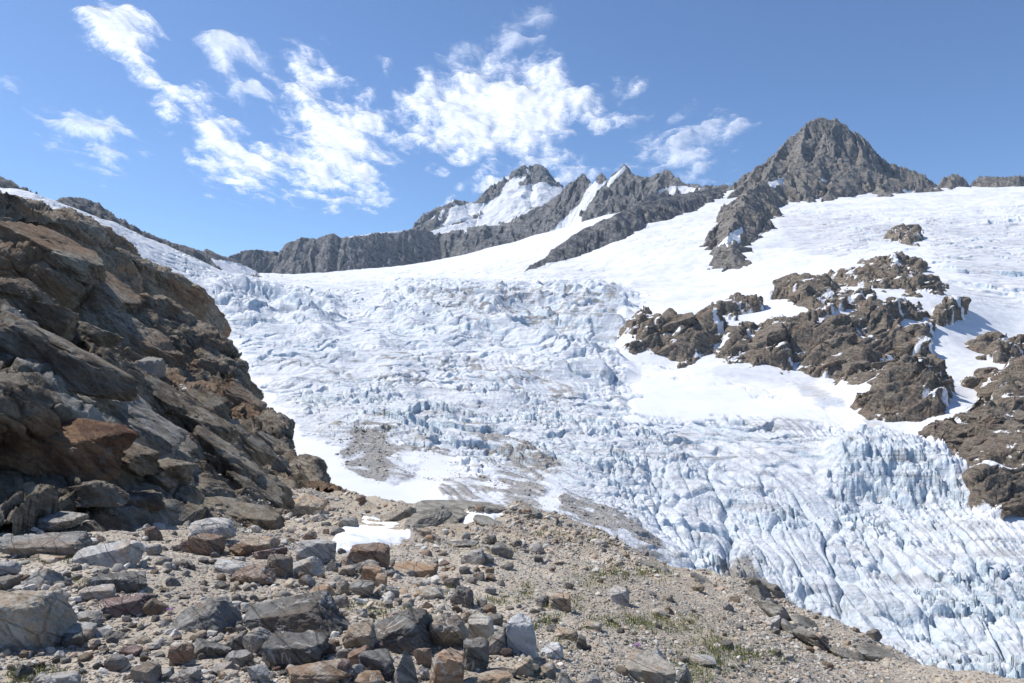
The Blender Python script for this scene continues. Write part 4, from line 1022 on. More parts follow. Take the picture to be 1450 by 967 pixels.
B = [
 (8,726,116,754,'grey','slab','long grey slab lying in the shade under the rusty overhang'),
 (-6,753,124,793,'grey','slab','widest flat grey slab with brown underside at the far left'),
 (46,783,90,797,'tan','slab','thin flat tan slab in front of the widest grey slab'),
 (107,763,197,805,'pale','wedge','pale grey wedge boulder below the sunlit grass at the cliff foot'),
 (34,798,92,834,'grey','point','grey pyramid stone behind the big cream block at the left edge'),
 (-30,829,88,926,'cream','block','biggest cream and brown block, cut by the left edge'),
 (134,808,208,840,'dark','slab','dark slab tilted behind the pale layered stone'),
 (116,830,164,852,'pale','slab','pale layered stone just in front of the dark tilted slab'),
 (143,842,218,875,'red','wedge','dark wine red boulder with a grass tuft at its foot'),
 (103,863,146,889,'grey','round','grey rounded stone in front of the wine red boulder'),
 (87,882,132,912,'pale','block','pale topped stone touching the right end of the biggest cream block'),
 (138,889,172,907,'grey','point','small grey pointed stone in front of the grey rounded stone'),
 (168,913,202,930,'red','slab','flat pink red stone low in the gravel at the left'),
 (189,941,224,969,'grey','block','grey stone at the bottom edge left of the speckled grey pair'),
 (-12,814,23,837,'dark','block','dark grey stone at the left edge above the biggest cream block'),
 (-8,794,26,817,'pale','slab','pale layered stone at the left edge under the widest slab'),
 (64,953,116,976,'pale','slab','pale flat slab half buried at the bottom left'),
 (266,735,332,771,'pale','round','pale grey boulder at the foot of the brown rock slope'),
 (267,755,314,788,'rust','block','dark brown block leaning on the pale boulder at the slope foot'),
 (325,766,356,790,'rust','round','small rusty boulder between the brown block and the tan slab'),
 (340,754,390,783,'tan','slab','tan grey slab boulder right of the small rusty boulder'),
 (360,772,404,793,'red','slab','low reddish stone under the tan grey slab'),
 (332,798,386,831,'rust','round','round brown boulder with a white crusted top'),
 (295,788,353,812,'pale','slab','white flat slab left of the round brown boulder'),
 (402,783,456,819,'pale','wedge','white boulder stained orange left of the snow patch'),
 (423,760,473,798,'pale','block','light grey block touching the near end of the snow patch'),
 (380,783,411,820,'dark','slab','dark thin slab standing between the brown and the orange stained boulders'),
 (428,750,449,767,'rust','round','small brown stone uphill of the light grey block'),
 (424,813,446,833,'grey','round','small grey stone below the orange stained boulder'),
 (438,821,472,843,'tan','wedge','tan stone right of the small grey stone below the orange stained boulder'),
 (404,688,458,731,'tan','round','large rounded tan boulder ending the rock slope beside the glacier snow'),
 (249,840,336,898,'grey','wedge','large mid grey boulder with clean split faces at left centre'),
 (347,831,494,903,'dark','wedge','largest dark grey boulder, long and ridged'),
 (389,863,413,892,'tan','point','small tan pyramid perched in front of the largest dark boulder'),
 (345,887,387,930,'grey','round','grey rounded boulder under the left end of the largest dark boulder'),
 (379,891,460,949,'dark','block','dark grey block with a pale flat top'),
 (403,935,498,978,'orange','round','orange tan boulder at the bottom edge under the dark flat topped block'),
 (321,895,352,925,'dark','wedge','black stone wedged left of the grey rounded boulder'),
 (321,920,358,946,'grey','slab','grey brown slab below the black wedged stone'),
 (352,941,383,971,'pale','round','light grey egg shaped stone at the bottom edge'),
 (298,935,332,957,'pale','wedge','pale stone just above the small flat orange stone'),
 (310,946,336,962,'orange','slab','small flat orange stone near the bottom edge'),
 (239,903,272,945,'rust','block','upright brown stone left of the cracked dark slab'),
 (243,948,282,972,'grey','slab','light streaked grey stone at the bottom edge under the upright brown stone'),
 (270,898,325,934,'dark','slab','cracked dark slab in the shade of the large mid grey boulder'),
 (499,767,550,803,'rust','block','rusty brown block standing against the snow patch'),
 (515,799,542,830,'tan','block','pinkish upright stone in front of the rusty brown block'),
 (500,790,538,817,'grey','round','grey stone tucked under the rusty brown block'),
 (550,791,618,815,'tan','slab','long tan slab with a dark shaded front'),
 (588,826,629,850,'cream','round','cream tan boulder below the long tan slab'),
 (639,829,672,861,'dark','block','dark grey boulder with a rusty right side'),
 (629,817,651,834,'dark','round','small dark stone touching the dark boulder with the rusty side'),
 (497,821,530,849,'grey','round','grey brown stone at the left of the small stone pile'),
 (543,828,566,849,'grey','block','brownish grey stone in the middle of the small stone pile'),
 (526,831,545,849,'tan','point','small tan pointed stone between the two grey stones of the pile'),
 (532,811,547,833,'orange','block','narrow orange brown stone standing in the stone pile'),
 (480,800,504,817,'grey','slab','blue grey slab left of the stones under the rusty block'),
 (474,819,497,843,'grey','round','grey stone beside a green tuft left of the stone pile'),
 (481,786,505,808,'rust','point','dark brown stone left of the rusty brown block'),
 (477,729,507,748,'grey','block','grey boulder at the upper left rim of the snow patch'),
 (504,703,518,715,'rust','round','small dark brown stone on the crest against the glacier snow'),
 (590,747,610,760,'orange','slab','tan orange stone on the bedrock slabs right of the snow patch'),
 (632,767,678,778,'dark','slab','long low dark slab on the gravel right of the snow patch'),
 (686,758,703,772,'dark','round','small dark boulder alone on the upper gravel slope'),
 (509,856,608,926,'dark','wedge','large dark striated boulder leaning to the left at bottom centre'),
 (605,867,662,924,'grey','round','speckled grey boulder right of the striated boulder'),
 (608,914,657,975,'orange','block','tall block with an orange top at bottom centre'),
 (490,877,534,920,'tan','block','tan grey boulder left of the striated boulder'),
 (511,919,560,960,'dark','block','blackish square block below the striated boulder'),
 (554,921,592,975,'grey','point','grey pointed stone between the blackish block and the orange topped block'),
 (587,913,611,945,'rust','block','brown stone wedged under the speckled grey boulder'),
 (590,942,609,965,'pale','round','small pale speckled stone left of the orange topped block'),
 (659,870,699,913,'cream','block','whitish cream boulder right of the speckled grey boulder'),
 (689,887,720,929,'grey','wedge','grey wedge stone right of the whitish cream boulder'),
 (655,903,692,951,'dark','slab','dark thin slab standing in the shade under the whitish cream boulder'),
 (646,947,724,980,'tan','round','tan brown boulder at the bottom edge right of the orange topped block'),
 (496,952,543,980,'orange','round','orange tan stone at the bottom edge under the blackish block'),
 (476,938,498,972,'red','block','reddish stone at the bottom edge left of the speckled pebble'),
 (496,942,513,965,'grey','round','speckled oval pebble left of the blackish square block'),
 (493,914,524,943,'rust','wedge','crumbly brown stone between the tan grey boulder and the blackish block'),
 (477,918,498,940,'grey','block','grey stone left of the crumbly brown stone'),
 (650,863,672,883,'tan','round','small tan stone behind the whitish cream boulder'),
 (719,868,762,930,'quartz','block','tall white quartz boulder at bottom centre right'),
 (766,909,797,933,'quartz','wedge','small white stone with a dark face right of the tall quartz boulder'),
 (727,930,754,960,'tan','wedge','tan stone in front of the tall white quartz boulder'),
 (760,935,787,960,'cream','wedge','cream stone below the small white stone with the dark face'),
 (785,947,811,975,'dark','point','dark grey pyramid at the bottom edge right of the cream stone'),
 (825,953,849,975,'grey','block','grey stone at the bottom edge between the dark pyramid and the broad pale boulder'),
 (886,923,954,976,'cream','slab','broad pale boulder with a tan top at the lower right'),
 (918,912,942,935,'quartz','point','pale pointed stone behind the broad pale boulder'),
 (785,885,818,906,'tan','slab','flat tan stone in the gravel right of the quartz boulder'),
 (816,899,831,921,'dark','block','small dark split stone below the flat tan stone'),
 (826,879,852,893,'cream','slab','small cream slab right of the flat tan stone'),
 (861,827,891,856,'pale','wedge','pinkish pale stone alone among grass on the gravel slope'),
 (773,838,808,865,'tan','block','pinkish brown block on the mid gravel slope'),
 (758,842,777,860,'grey','round','grey round stone touching the pinkish brown block'),
 (798,822,812,835,'grey','round','small grey round stone uphill of the pinkish brown block'),
 (937,854,955,870,'rust','point','small brown pointed stone on the right gravel slope'),
 (924,862,945,875,'cream','round','small cream stone left of the brown pointed stone'),
 (756,788,769,798,'dark','block','small black square stone on the upper gravel slope'),
 (842,763,859,774,'pale','wedge','white topped stone near the crest above the gravel'),
 (726,766,739,778,'dark','round','dark round stone below the stacked cairn on the crest'),
 (739,720,752,730,'rust','round','brown round stone sitting on the crest skyline'),
 (977,926,1012,945,'pale','round','pale boulder in a patch of grass at the lower right'),
 (1110,925,1124,936,'pale','block','small pale block on the bare right slope'),
 (957,942,978,972,'grey','wedge','grey stone at the bottom edge right of the broad pale boulder'),
 (1150,894,1171,916,'rust','block','brown rock jutting from the far right gravel'),
 (1076,846,1098,868,'grey','wedge','grey rock on the rib above the far right gravel'),
 (1060,826,1078,846,'dark','wedge','dark rock at the top of the rib by the glacier edge'),
 (1084,870,1106,892,'pale','wedge','pale cracked rock low on the rib at right'),
]
for b_ in B: boulder(*b_)

# two small piles of flat stones built by hikers
def cairn(px, py, Y, z, size, label, tones):
    root = bpy.data.objects.new('cairn', None); COL.objects.link(root)
    root.location = ((px - CX) / F * Y, Y, z); tag(root, label, 'cairn')
    h = 0.0
    for i, (wd, ht, tone, dx) in enumerate(tones):
        me, p = stone_mesh(9000 + i + int(px), 'slab' if wd > ht * 1.6 else 'block', 3, tone, (wd * size, wd * size * .7, ht * size))
        o = link('stacked_stone', me, parent=root); o.location = (dx * size, 0, h + ht * size * .46); h += ht * size * .9
cx_, cy_, cz_ = march_ground(790, 744)
cairn(790, 744, cy_, cz_ - 0.03, cy_ / F, 'tiny cairn with a flat capstone on the moraine crest', [(9, 4, 'dark', 1), (5, 5, 'dark', 0), (4, 4, 'grey', -.5), (13, 2.2, 'dark', -2)])

# stones of middling size: a few base shapes, copied
SHAPES = [('block', 11), ('slab', 12), ('wedge', 13), ('round', 14), ('point', 15), ('slab', 16), ('block', 17), ('wedge', 18)]
TONE_P = [('grey', .31), ('pale', .25), ('tan', .20), ('dark', .07), ('rust', .07), ('cream', .08), ('red', .02)]
BASE = {}
def base_mesh(si, tone):
    if (si, tone) not in BASE:
        p, f = rock_shape(5000 + SHAPES[si][1], SHAPES[si][0], 3)
        BASE[si, tone] = mesh_from('stone', p * .5, f, M_ROCK[tone], smooth=False)
    return BASE[si, tone]
TW = {'grey': 'grey', 'pale': 'pale', 'tan': 'tan', 'dark': 'dark', 'rust': 'rusty', 'cream': 'cream', 'red': 'reddish'}
SW = {'block': 'blocky', 'slab': 'flat', 'wedge': 'wedge shaped', 'round': 'rounded', 'point': 'pointed'}
def short(label):
    """the landmark's own words, cut before its relation"""
    for cut in (' left of', ' right of', ' in front', ' behind', ' below', ' under', ' at the', ' touching', ' between', ' leaning', ' lying', ' in the', ' on the', ' beside', ' ending', ' with', ' standing', ' just', ' above', ' near', ' tucked', ' wedged', ' perched', ' uphill', ' alone', ' half', ' low', ' sitting', ' jutting', ' among', ' tilted', ',', ' stained', ' against', ' in a', ' by'):
        i = label.find(cut)
        if i > 6: label = label[:i]
    return label
from collections import Counter
SHORTS = Counter(short(b_[6]) for b_ in B)
def named(label):
    """a landmark's shortest name that no other landmark shares"""
    return short(label) if SHORTS[short(label)] == 1 and len(short(label).split()) > 2 else label
rs = np.random.default_rng(41)
used_labels = {b_[6] for b_ in B}
N_MED = 0
tries = 0
occupied = [(p[0], p[1], p[2]) for p in PLACED]
ZONES = [(0, 300, 750, 965, .30), (300, 720, 775, 965, .51), (720, 960, 745, 965, .08), (960, 1250, 830, 965, .05), (440, 700, 712, 770, .06)]
while N_MED < 285 and tries < 16000:
    tries += 1
    z = ZONES[rs.choice(len(ZONES), p=[q[4] for q in ZONES])]
    px = rs.uniform(z[0], z[1]); py = rs.uniform(z[2], z[3])
    Xg, Yg, zg = march_ground(px, py)
    if Yg > 55: continue
    tp = (CY - (zg / Yg) * F) if False else CY - zg / Yg * F
    if abs(tp - py) > 2: continue
    wpx = float(np.clip(11 * rs.pareto(2.2) + 11, 11, 32)) * (1.0 if py > 780 else .8) * (1.0 if px < 720 else .62)
    if any(abs(px - a) < c * .52 + wpx * .36 and abs(py - b) < c * .5 + wpx * .28 for a, b, c in occupied): continue
    if Yg > 20 and 470 < px < 720 and 728 < py < 788: continue
    tone = rs.choice([q[0] for q in TONE_P], p=[q[1] for q in TONE_P]); si = int(rs.integers(len(SHAPES))); shp = SHAPES[si][0]
    near = sorted(PLACED[:len(B)], key=lambda q: (q[0] - px) ** 2 + ((q[1] - py) * 1.6) ** 2)[:9]
    size = 'small' if wpx < 14 else 'medium'
    lab = None
    for lm in near:
        dx, dy = px - lm[0], (py - lm[1]) * 1.5
        rel = ('right of' if dx > 0 else 'left of') if abs(dx) > abs(dy) else ('in front of' if dy > 0 else 'behind')
        adj = 'just ' if math.hypot(dx, dy) < lm[2] + wpx + 10 else ''
        core = named(lm[3]); core = core if core.startswith(('the ', 'a ')) else 'the ' + core
        cand = f"{size} {SW[shp]} {TW[tone]} stone {adj}{rel} {core}"
        if cand not in used_labels and 4 <= len(cand.replace('-', ' ').split()) <= 16: lab = cand; break
    if lab is None: continue
    used_labels.add(lab)
    w = wpx / F * Yg
    o = bpy.data.objects.new('stone', base_mesh(si, tone)); COL.objects.link(o)
    hh = w * (.38 if shp == 'slab' else .62) * rs.uniform(.85, 1.35)
    o.scale = (w, w * rs.uniform(.65, .95), hh)
    o.rotation_euler = (rs.uniform(-.3, .3), rs.uniform(-.3, .3), rs.uniform(-.5, .5) + (math.pi if rs.random() < .5 else 0))
    o.location = (Xg, Yg + w * .3, zg + hh * .30)
    tag(o, lab, 'stone', group='loose stones on the moraine')
    occupied.append((px, py - 3, wpx * .5)); N_MED += 1

# ------------------------------------------------------------------ gravel: far too many small stones to count
GTONE = np.array([(0.33, 0.305, 0.265), (0.48, 0.445, 0.385), (0.17, 0.155, 0.135), (0.44, 0.355, 0.255), (0.36, 0.25, 0.165), (0.60, 0.565, 0.505), (0.53, 0.425, 0.305), (0.27, 0.18, 0.135)])
GP = np.array([.22, .24, .08, .14, .08, .13, .09, .02])
def stone_field(name, pts, wid, kind_sub, seed, mat):
    """pts (n,3) base points, wid (n,) widths"""
    r = np.random.default_rng(seed); n = len(pts)
    protos = []
    for i in range(10):
        p, f = rock_shape(7000 + i + seed, ['block', 'slab', 'wedge', 'round', 'point'][i % 5], kind_sub, .8)
        protos.append((p * .5, f))
    nv, nf = len(protos[0][0]), len(protos[0][1])
    pi = r.integers(0, 10, n)
    A = np.stack([q[0] for q in protos])[pi] * (np.c_[wid, wid * r.uniform(.6, 1, n), wid * r.uniform(.32, .75, n)])[:, None, :]
    a = r.uniform(0, 6.28, n); b = r.normal(0, .32, n); c_ = r.normal(0, .32, n)
    def rot(A, i, j, t):
        ci, si_ = np.cos(t)[:, None], np.sin(t)[:, None]; u, v = A[..., i].copy(), A[..., j].copy()
        A[..., i] = u * ci - v * si_; A[..., j] = u * si_ + v * ci
    rot(A, 1, 2, b); rot(A, 0, 2, c_); rot(A, 0, 1, a)
    A = A + pts[:, None, :]
    fc = protos[0][1][None] + (np.arange(n) * nv)[:, None, None]
    col = GTONE[r.choice(len(GTONE), n, p=GP)] * r.uniform(.8, 1.25, (n, 1))
    cols = np.repeat(col, nv, 0)
    me = mesh_from(name, A.reshape(-1, 3), fc.reshape(-1, 3), mat, cols={'tone': cols}, smooth=False)
    return me
def scatter_gravel():
    r = np.random.default_rng(77)
    # even over the picture's ground, so nearer stones are smaller in metres
    out_near, out_far, wn, wf = [], [], [], []
    n = 100000
    S, Y = fan(-160, 1600, 560, 2.2, 70, 640)
    Zg = ground_z(S, Y); py = CY - F * Zg / Y
    vis = np.maximum.accumulate(np.r_[np.full((1, S.shape[1]), 1e9), np.minimum.accumulate(py, 0)][:-1], 0) if False else np.minimum.accumulate(py, 0)
    ok = py <= vis + 3.0
    area = np.abs(np.gradient(py, axis=0)) + 0.05
    wgt = np.where(ok, area, 0.02 * area) * (0.35 + 1.3 * sstep(-.3, .5, fbm2(S * Y / (0.12 * Y + .6), Y / (0.3 * Y + .6) * 3, 3, 851)))
    wgt = wgt * np.where((CX + F * S > 720), 1.75, 1.0)
    wgt = wgt / wgt.sum()
    pick = r.choice(S.size, n, p=wgt.ravel())
    i, j = np.unravel_index(pick, S.shape)
    ds = S[0, 1] - S[0, 0]; dl = math.log(Y[1, 0] / Y[0, 0])
    s = S[i, j] + r.uniform(-.5, .5, n) * ds; y = Y[i, j] * np.exp(r.uniform(-.5, .5, n) * dl)
    wpx = np.clip(1.6 * (1 + r.pareto(1.75, n)), 1.6, 15)
    px = CX + F * s
    wpx = np.where(px > 700, np.minimum(wpx * 1.25, 3.2 + 9.0 * r.random(n) ** 2.2), np.minimum(wpx * 1.3, 19))
    w = wpx / F * y; w = np.clip(w, 0.012, 0.42)
    z = ground_z(s, y); pyy = CY - F * z / y
    bad = (sdf(px, pyy, [(470,772),(490,752),(512,733),(560,745),(596,758),(580,766),(545,772),(495,785)]) > -1) | (sdf(px, pyy, [(648,732),(670,728),(700,729),(714,735),(690,738),(660,737)]) > -1)
    s, y, z, w, wpx = (q[~bad] for q in (s, y, z, w, wpx))
    P_ = np.c_[s * y, y, z + w * .14]
    big = wpx > 4.2
    # stones resting on the ledges of the left slope
    return P_, w, big
GP_, GW_, GB_ = scatter_gravel()
o = link('gravel', stone_field('gravel', GP_[GB_], GW_[GB_], 2, 3, M_GRAVEL), kind='stuff')
o = link('fine_gravel', stone_field('fine_gravel', GP_[~GB_], GW_[~GB_], 1, 4, M_GRAVEL), kind='stuff')

def ledge_scree():
    r = np.random.default_rng(99); pts = []; wd = []
    for V, polys, n in ((near_V, [([(200,560),(240,560),(320,640),(400,700),(420,760),(330,755),(280,690),(240,640)], 1.0), ([(0,420),(80,430),(150,520),(60,500)], .6), ([(0,700),(400,755),(200,745),(0,745)], .6)], 2600),
                        (mid_V, [([(190,520),(240,535),(320,600),(380,660),(440,720),(400,730),(330,680),(250,610)], 1.0), ([(300,480),(400,600),(450,700),(380,620)], .4)], 2200)):
        N = normals(V); px = CX + F * V[..., 0] / V[..., 1]; py = CY - F * V[..., 2] / V[..., 1]
        m = np.zeros(px.shape)
        for p, a in polys: m = np.maximum(m, a * soft(px, py, p, 10))
        w = m * sstep(.55, .85, N[..., 2]) + 0.004 * sstep(.8, .95, N[..., 2])
        w = w / w.sum(); k = r.choice(w.size, n, p=w.ravel()); q = V.reshape(-1, 3)[k]
        sz = np.clip(1.5 * (1 + r.pareto(2.2, n)), 1.5, 10) / F * q[:, 1]
        pts.append(q + np.c_[np.zeros((n, 2)), sz * .15]); wd.append(sz)
    link('scree', stone_field('scree', np.concatenate(pts), np.concatenate(wd), 2, 5, M_GRAVEL), kind='stuff')
    V = mid_V; px = CX + F * V[..., 0] / V[..., 1]; py = CY - F * V[..., 2] / V[..., 1]
    return V, px, py
mV, mpx, mpy = ledge_scree()
def on_slope(V, px, py, tx, ty):
    k = np.argmin((px - tx) ** 2 + (py - ty) ** 2 + V[..., 1] * .05); q = V.reshape(-1, 3)[k]; return tuple(q)
npx = CX + F * near_V[..., 0] / near_V[..., 1]; npy = CY - F * near_V[..., 2] / near_V[..., 1]
def slope_boulder(V, px, py, x0, y0, x1, y1, tone, shape, label):
    X, Y, z = on_slope(V, px, py, (x0 + x1) / 2, y1)
    boulder(x0, y0, x1, y1, tone, shape, label, group='boulders on the rock slope', ground=(X, Y, z))
slope_boulder(mV, mpx, mpy, 192, 505, 231, 537, 'grey', 'block', 'blue grey boulder sitting on the scree ledge of the dark slope')
slope_boulder(near_V, npx, npy, 38, 478, 58, 488, 'pale', 'slab', 'small pale stone on the ledge left of the blue grey boulder')
slope_boulder(near_V, npx, npy, 285, 629, 306, 646, 'grey', 'round', 'grey stone on the brown rock ledge above the shaded hollow')
X_, Y_, Z_ = on_slope(near_V, npx, npy, 35, 421)
cairn(35, 421, Y_, Z_ - .05, Y_ / F, 'larger dark cairn on the ledge at the left edge', [(15, 4, 'dark', 0), (12, 3.4, 'rust', 1), (9, 3, 'dark', -1), (7, 2.6, 'grey', 0), (9, 2, 'dark', 0)])

# ------------------------------------------------------------------ grass and one clump of flowers
def build_grass():
    r = np.random.default_rng(5); V = []; Fq = []; C = []
    base = 0
    cent = []
    for gx, gy, rx, ry in GREEN:
        for _ in range(max(4, int(rx * ry / 16))):
            px = r.normal(gx, rx * .55); py = r.normal(gy, ry * .55)
            X, Y, z = march_ground(px, py)
            if abs(CY - F * z / Y - py) < 2: cent.append((X, Y, z))
    pt = np.array(cent); n = len(pt); nb = 12
    rad = .0046 * pt[:, 1] ** .8
    q = np.repeat(pt, nb, 0); rr = np.repeat(rad, nb)
    a = r.uniform(0, 6.28, len(q)); d = np.sqrt(r.uniform(0, 1, len(q))) * rr * 2.6
    b0 = q + np.c_[np.cos(a) * d, np.sin(a) * d, np.zeros(len(q))]
    hgt = rr * r.uniform(1.0, 2.6, len(q)); wd = rr * .16
    la = r.uniform(0, 6.28, len(q)); ln = hgt * r.uniform(.2, .8, len(q))
    side = np.c_[-np.sin(la), np.cos(la), np.zeros(len(q))] * wd[:, None]
    tip = b0 + np.c_[np.cos(la) * ln, np.sin(la) * ln, hgt]
    midp = b0 + np.c_[np.cos(la) * ln * .35, np.sin(la) * ln * .35, hgt * .62]
    co = np.stack([b0 - side, b0 + side, midp + side * .7, midp - side * .7, tip], 1)
    k = (np.arange(len(q)) * 5)[:, None]
    f = np.concatenate([k + [0, 1, 2], k + [0, 2, 3], k + [3, 2, 4]])
    tone = np.array([(0.13, 0.17, 0.045), (0.20, 0.21, 0.06), (0.26, 0.23, 0.09), (0.10, 0.14, 0.04)])[r.choice(4, len(q))]
    link('grass', mesh_from('grass', co.reshape(-1, 3), f, mat_grass(), cols={'tone': np.repeat(tone, 5, 0)}), kind='stuff')
build_grass()
def flowers(px, py, label):
    X, Y, z = march_ground(px, py); root = bpy.data.objects.new('flower_clump', None); COL.objects.link(root); root.location = (X, Y, z); tag(root, label, 'flowers')
    r = np.random.default_rng(int(px)); bm = bmesh.new(); bl = bmesh.new(); s = Y / F
    for _ in range(34):
        a, d, h = r.uniform(0, 6.28), 5 * s * math.sqrt(r.random()), s * r.uniform(3, 7)
        c = Vector((math.cos(a) * d, math.sin(a) * d * .7, h))
        for i in range(5):
            t = i * 1.257; u = Vector((math.cos(t), math.sin(t), .35)) * s * .9; v = Vector((-math.sin(t), math.cos(t), 0)) * s * .4
            bm.faces.new([bm.verts.new(c), bm.verts.new(c + u - v), bm.verts.new(c + u * 1.3), bm.verts.new(c + u + v)])
        p0 = Vector((c.x * .8, c.y * .8, 0)); w_ = Vector((s * .12, 0, 0))
        bl.faces.new([bl.verts.new(p0 - w_), bl.verts.new(p0 + w_), bl.verts.new(c)])
    for b, nm, m in ((bm, 'petals', M_PET), (bl, 'stems', M_STEM)):
        me = bpy.data.meshes.new(nm); b.to_mesh(me); b.free(); me.materials.append(m); link(nm, me, parent=root)
from mathutils import Vector
M_PET = mat_simple('purple_petals', (0.30, 0.10, 0.38)); M_STEM = mat_simple('green_stems', (0.08, 0.13, 0.04))
flowers(903, 919, 'clump of purple flowers beside the broad pale boulder')
flowers(241, 868, 'clump of purple flowers left of the large mid grey boulder')

# ------------------------------------------------------------------ bedrock slabs standing out of the left slope, dipping with its layers
SLABS = [(62,512,250,66,31,0),(150,592,200,54,37,-.7),(28,440,130,44,10,-.3),(95,548,170,40,34,-.6),(262,604,120,44,29,.3),(300,652,130,46,33,.1),(346,692,120,42,35,.2),(250,694,150,36,9,0),(272,722,170,30,6,-.4),(332,738,120,26,12,-.2),(196,668,140,42,6,.2),(50,622,220,56,10,.7),
         (384,640,80,30,35,0),(340,575,90,38,35,.2),(296,520,90,34,33,0),(366,690,90,34,38,.4),(180,478,140,46,30,.1),(236,448,110,42,35,.3),(120,404,140,44,34,0),(200,410,110,38,37,.2),(60,352,150,40,31,.1),(268,478,70,24,30,0),(110,470,110,34,22,-.4),(20,500,110,34,28,.4),(210,560,100,30,32,-.3),(150,640,120,34,16,.5),(320,610,90,28,34,-.2),(90,700,150,34,4,.1),(10,700,140,40,2,.2),(170,715,120,28,4,-.3),
         (235,628,90,30,30,-.5),(285,570,80,28,33,.1),(345,632,80,28,36,.3),(402,672,70,26,38,0),(130,520,90,30,30,-.2),(40,560,130,36,26,.5)]
def slab_into(acc, at, w, h, dip, rust, seed, shape, wdir, adir, deep=.55, sub=5, size=1.0):
    """one bedrock slab, metres, sunk into the slope at a point"""
    r = np.random.default_rng(seed)
    p, f = rock_shape(3000 + seed * 7, shape, sub, .75)
    p = p * np.array([w, w * deep, h]) / 2
    a = r.uniform(-.25, .25); ca, sa = math.cos(a), math.sin(a); p = p @ np.array([[1, 0, 0], [0, ca, sa], [0, -sa, ca]])
    a = math.radians(dip + r.uniform(-5, 5)); ca, sa = math.cos(a), math.sin(a); p = p @ np.array([[ca, 0, -sa], [0, 1, 0], [sa, 0, ca]])
    p = rotz(p, r.uniform(-.35, .2)) + np.asarray(at) + np.array([0, w * .20, -h * .12])
    n = p - p.mean(0); n /= np.linalg.norm(n, axis=1, keepdims=True)
    for s_, am in ((.9, .10), (.35, .05)):
        p = p + n * (am * size * blocks3(p[:, 0], p[:, 1], p[:, 2], s_ * size, seed, wdir, adir))[:, None]
    acc.append((p, f, np.full(len(p), rust)))
def slab_object(name, acc, mat, key):
    base = np.cumsum([0] + [len(a[0]) for a in acc[:-1]])
    link(name, mesh_from(name, np.concatenate([a[0] for a in acc]), np.concatenate([a[1] + b for a, b in zip(acc, base)]), mat, {key: np.concatenate([a[2] for a in acc])}, smooth=False), kind='structure')
def bedrock():
    acc = []
    for i, (cx, cy, wp, hp, dip, rust) in enumerate(SLABS):
        best = None
        for V, px, py in ((near_V, npx, npy), (mV, mpx, mpy)):
            d = (px - cx) ** 2 + (py - cy) ** 2
            front = V[..., 1] < np.where(d < 60, V[..., 1], 1e9).min() + 6
            k = int(np.argmin(np.where(front, d, 1e9)))
            if d.ravel()[k] < 120:
                q = V.reshape(-1, 3)[k]
                if best is None or q[1] < best[1]: best = q
        if best is None: continue
        sc = best[1] / F
        slab_into(acc, best, wp * sc, hp * sc * 1.15, dip, rust, 600 + i, ['slab', 'block', 'slab', 'wedge'][i % 4], (.50, .50, .70), (.84, -.12, -.53), size=best[1] / 20)
    slab_object('bedrock_slabs', acc, M_CLIFF, 'rust')
    acc = []
    for i, (cx, cy, wp, hp, dip) in enumerate([(1074,836,50,22,48),(1092,858,60,24,48),(1112,880,64,24,46),(1136,902,70,22,42),(1168,922,70,20,34),(1210,934,60,18,30),(1100,842,40,18,50),(1150,890,50,18,40),
                                               (640,727,130,13,-3),(588,744,96,20,-22),(690,722,60,9,6),(700,744,60,12,22),(560,738,70,14,-24),(625,740,80,14,-16),(740,726,50,9,12),(930,806,60,12,24),(1000,826,50,12,28),(1250,930,60,14,22)]):
        X, Y, z = march_ground(cx, cy); sc = Y / F
        slab_into(acc, (X, Y, z), wp * sc, hp * sc, dip, -.75, 700 + i, ['slab', 'wedge'][i % 2], (.50, .50, .70), (.84, -.12, -.53), .8, 4, Y / 26)
    slab_object('moraine_bedrock', acc, M_CLIFF, 'rust')
    acc = []; r = np.random.default_rng(12); V = out_V.reshape(-1, 3); dd = out_d.ravel()
    opx = CX + F * V[:, 0] / V[:, 1]; opy = CY - F * V[:, 2] / V[:, 1]
    pts = []
    cand = np.nonzero((dd > 2.5) & (opx > 870) & (opx < 1480))[0]
    for k in r.permutation(cand)[:6000]:
        if len(pts) >= 70: break
        if all(abs(opx[k] - a) > 22 or abs(opy[k] - b) > 11 for a, b in pts):
            pts.append((opx[k], opy[k])); sc = V[k, 1] / F; dmax = min(dd[k], 14)
            wp = 14 + dmax * r.uniform(1.6, 3.4); hp = 7 + dmax * r.uniform(.55, 1.0)
            slab_into(acc, V[k] - np.array([0, 0, hp * sc * .10]), wp * sc, hp * sc, r.uniform(-32, -6), 0.0, 800 + len(pts), ['slab', 'wedge', 'block'][len(pts) % 3], (-.42, .45, .78), (.86, .05, .50), .7, 4, V[k, 1] / 60)
    slab_object('outcrop_slabs', acc, M_OUT, 'snow')
bedrock()

def ice_debris():
    """stones melted out on the dirty ice along the near margin"""
    X, Y, Z, di_ = ICE[1], ICE[2], ICE[3], ICE[7]
    r = np.random.default_rng(31); px_ = ICE[4]
    w = np.clip(di_ - .35, 0, 1) ** 1.5 * (px_ > 420) * (px_ < 1130) * (Y < 420); w = w / w.sum()
    k = r.choice(w.size, 5200, p=w.ravel())
    q = np.c_[X.ravel()[k], Y.ravel()[k], Z.ravel()[k]] + np.c_[r.normal(0, .5, (5200, 2)), np.zeros(5200)]
    sz = np.clip(0.9 * (1 + r.pareto(2.6, 5200)), .9, 5.5) / F * q[:, 1]
    link('ice_debris', stone_field('ice_debris', q + np.c_[np.zeros((5200, 2)), sz * .1], sz, 1, 6, M_GRAVEL), kind='stuff')
ice_debris()
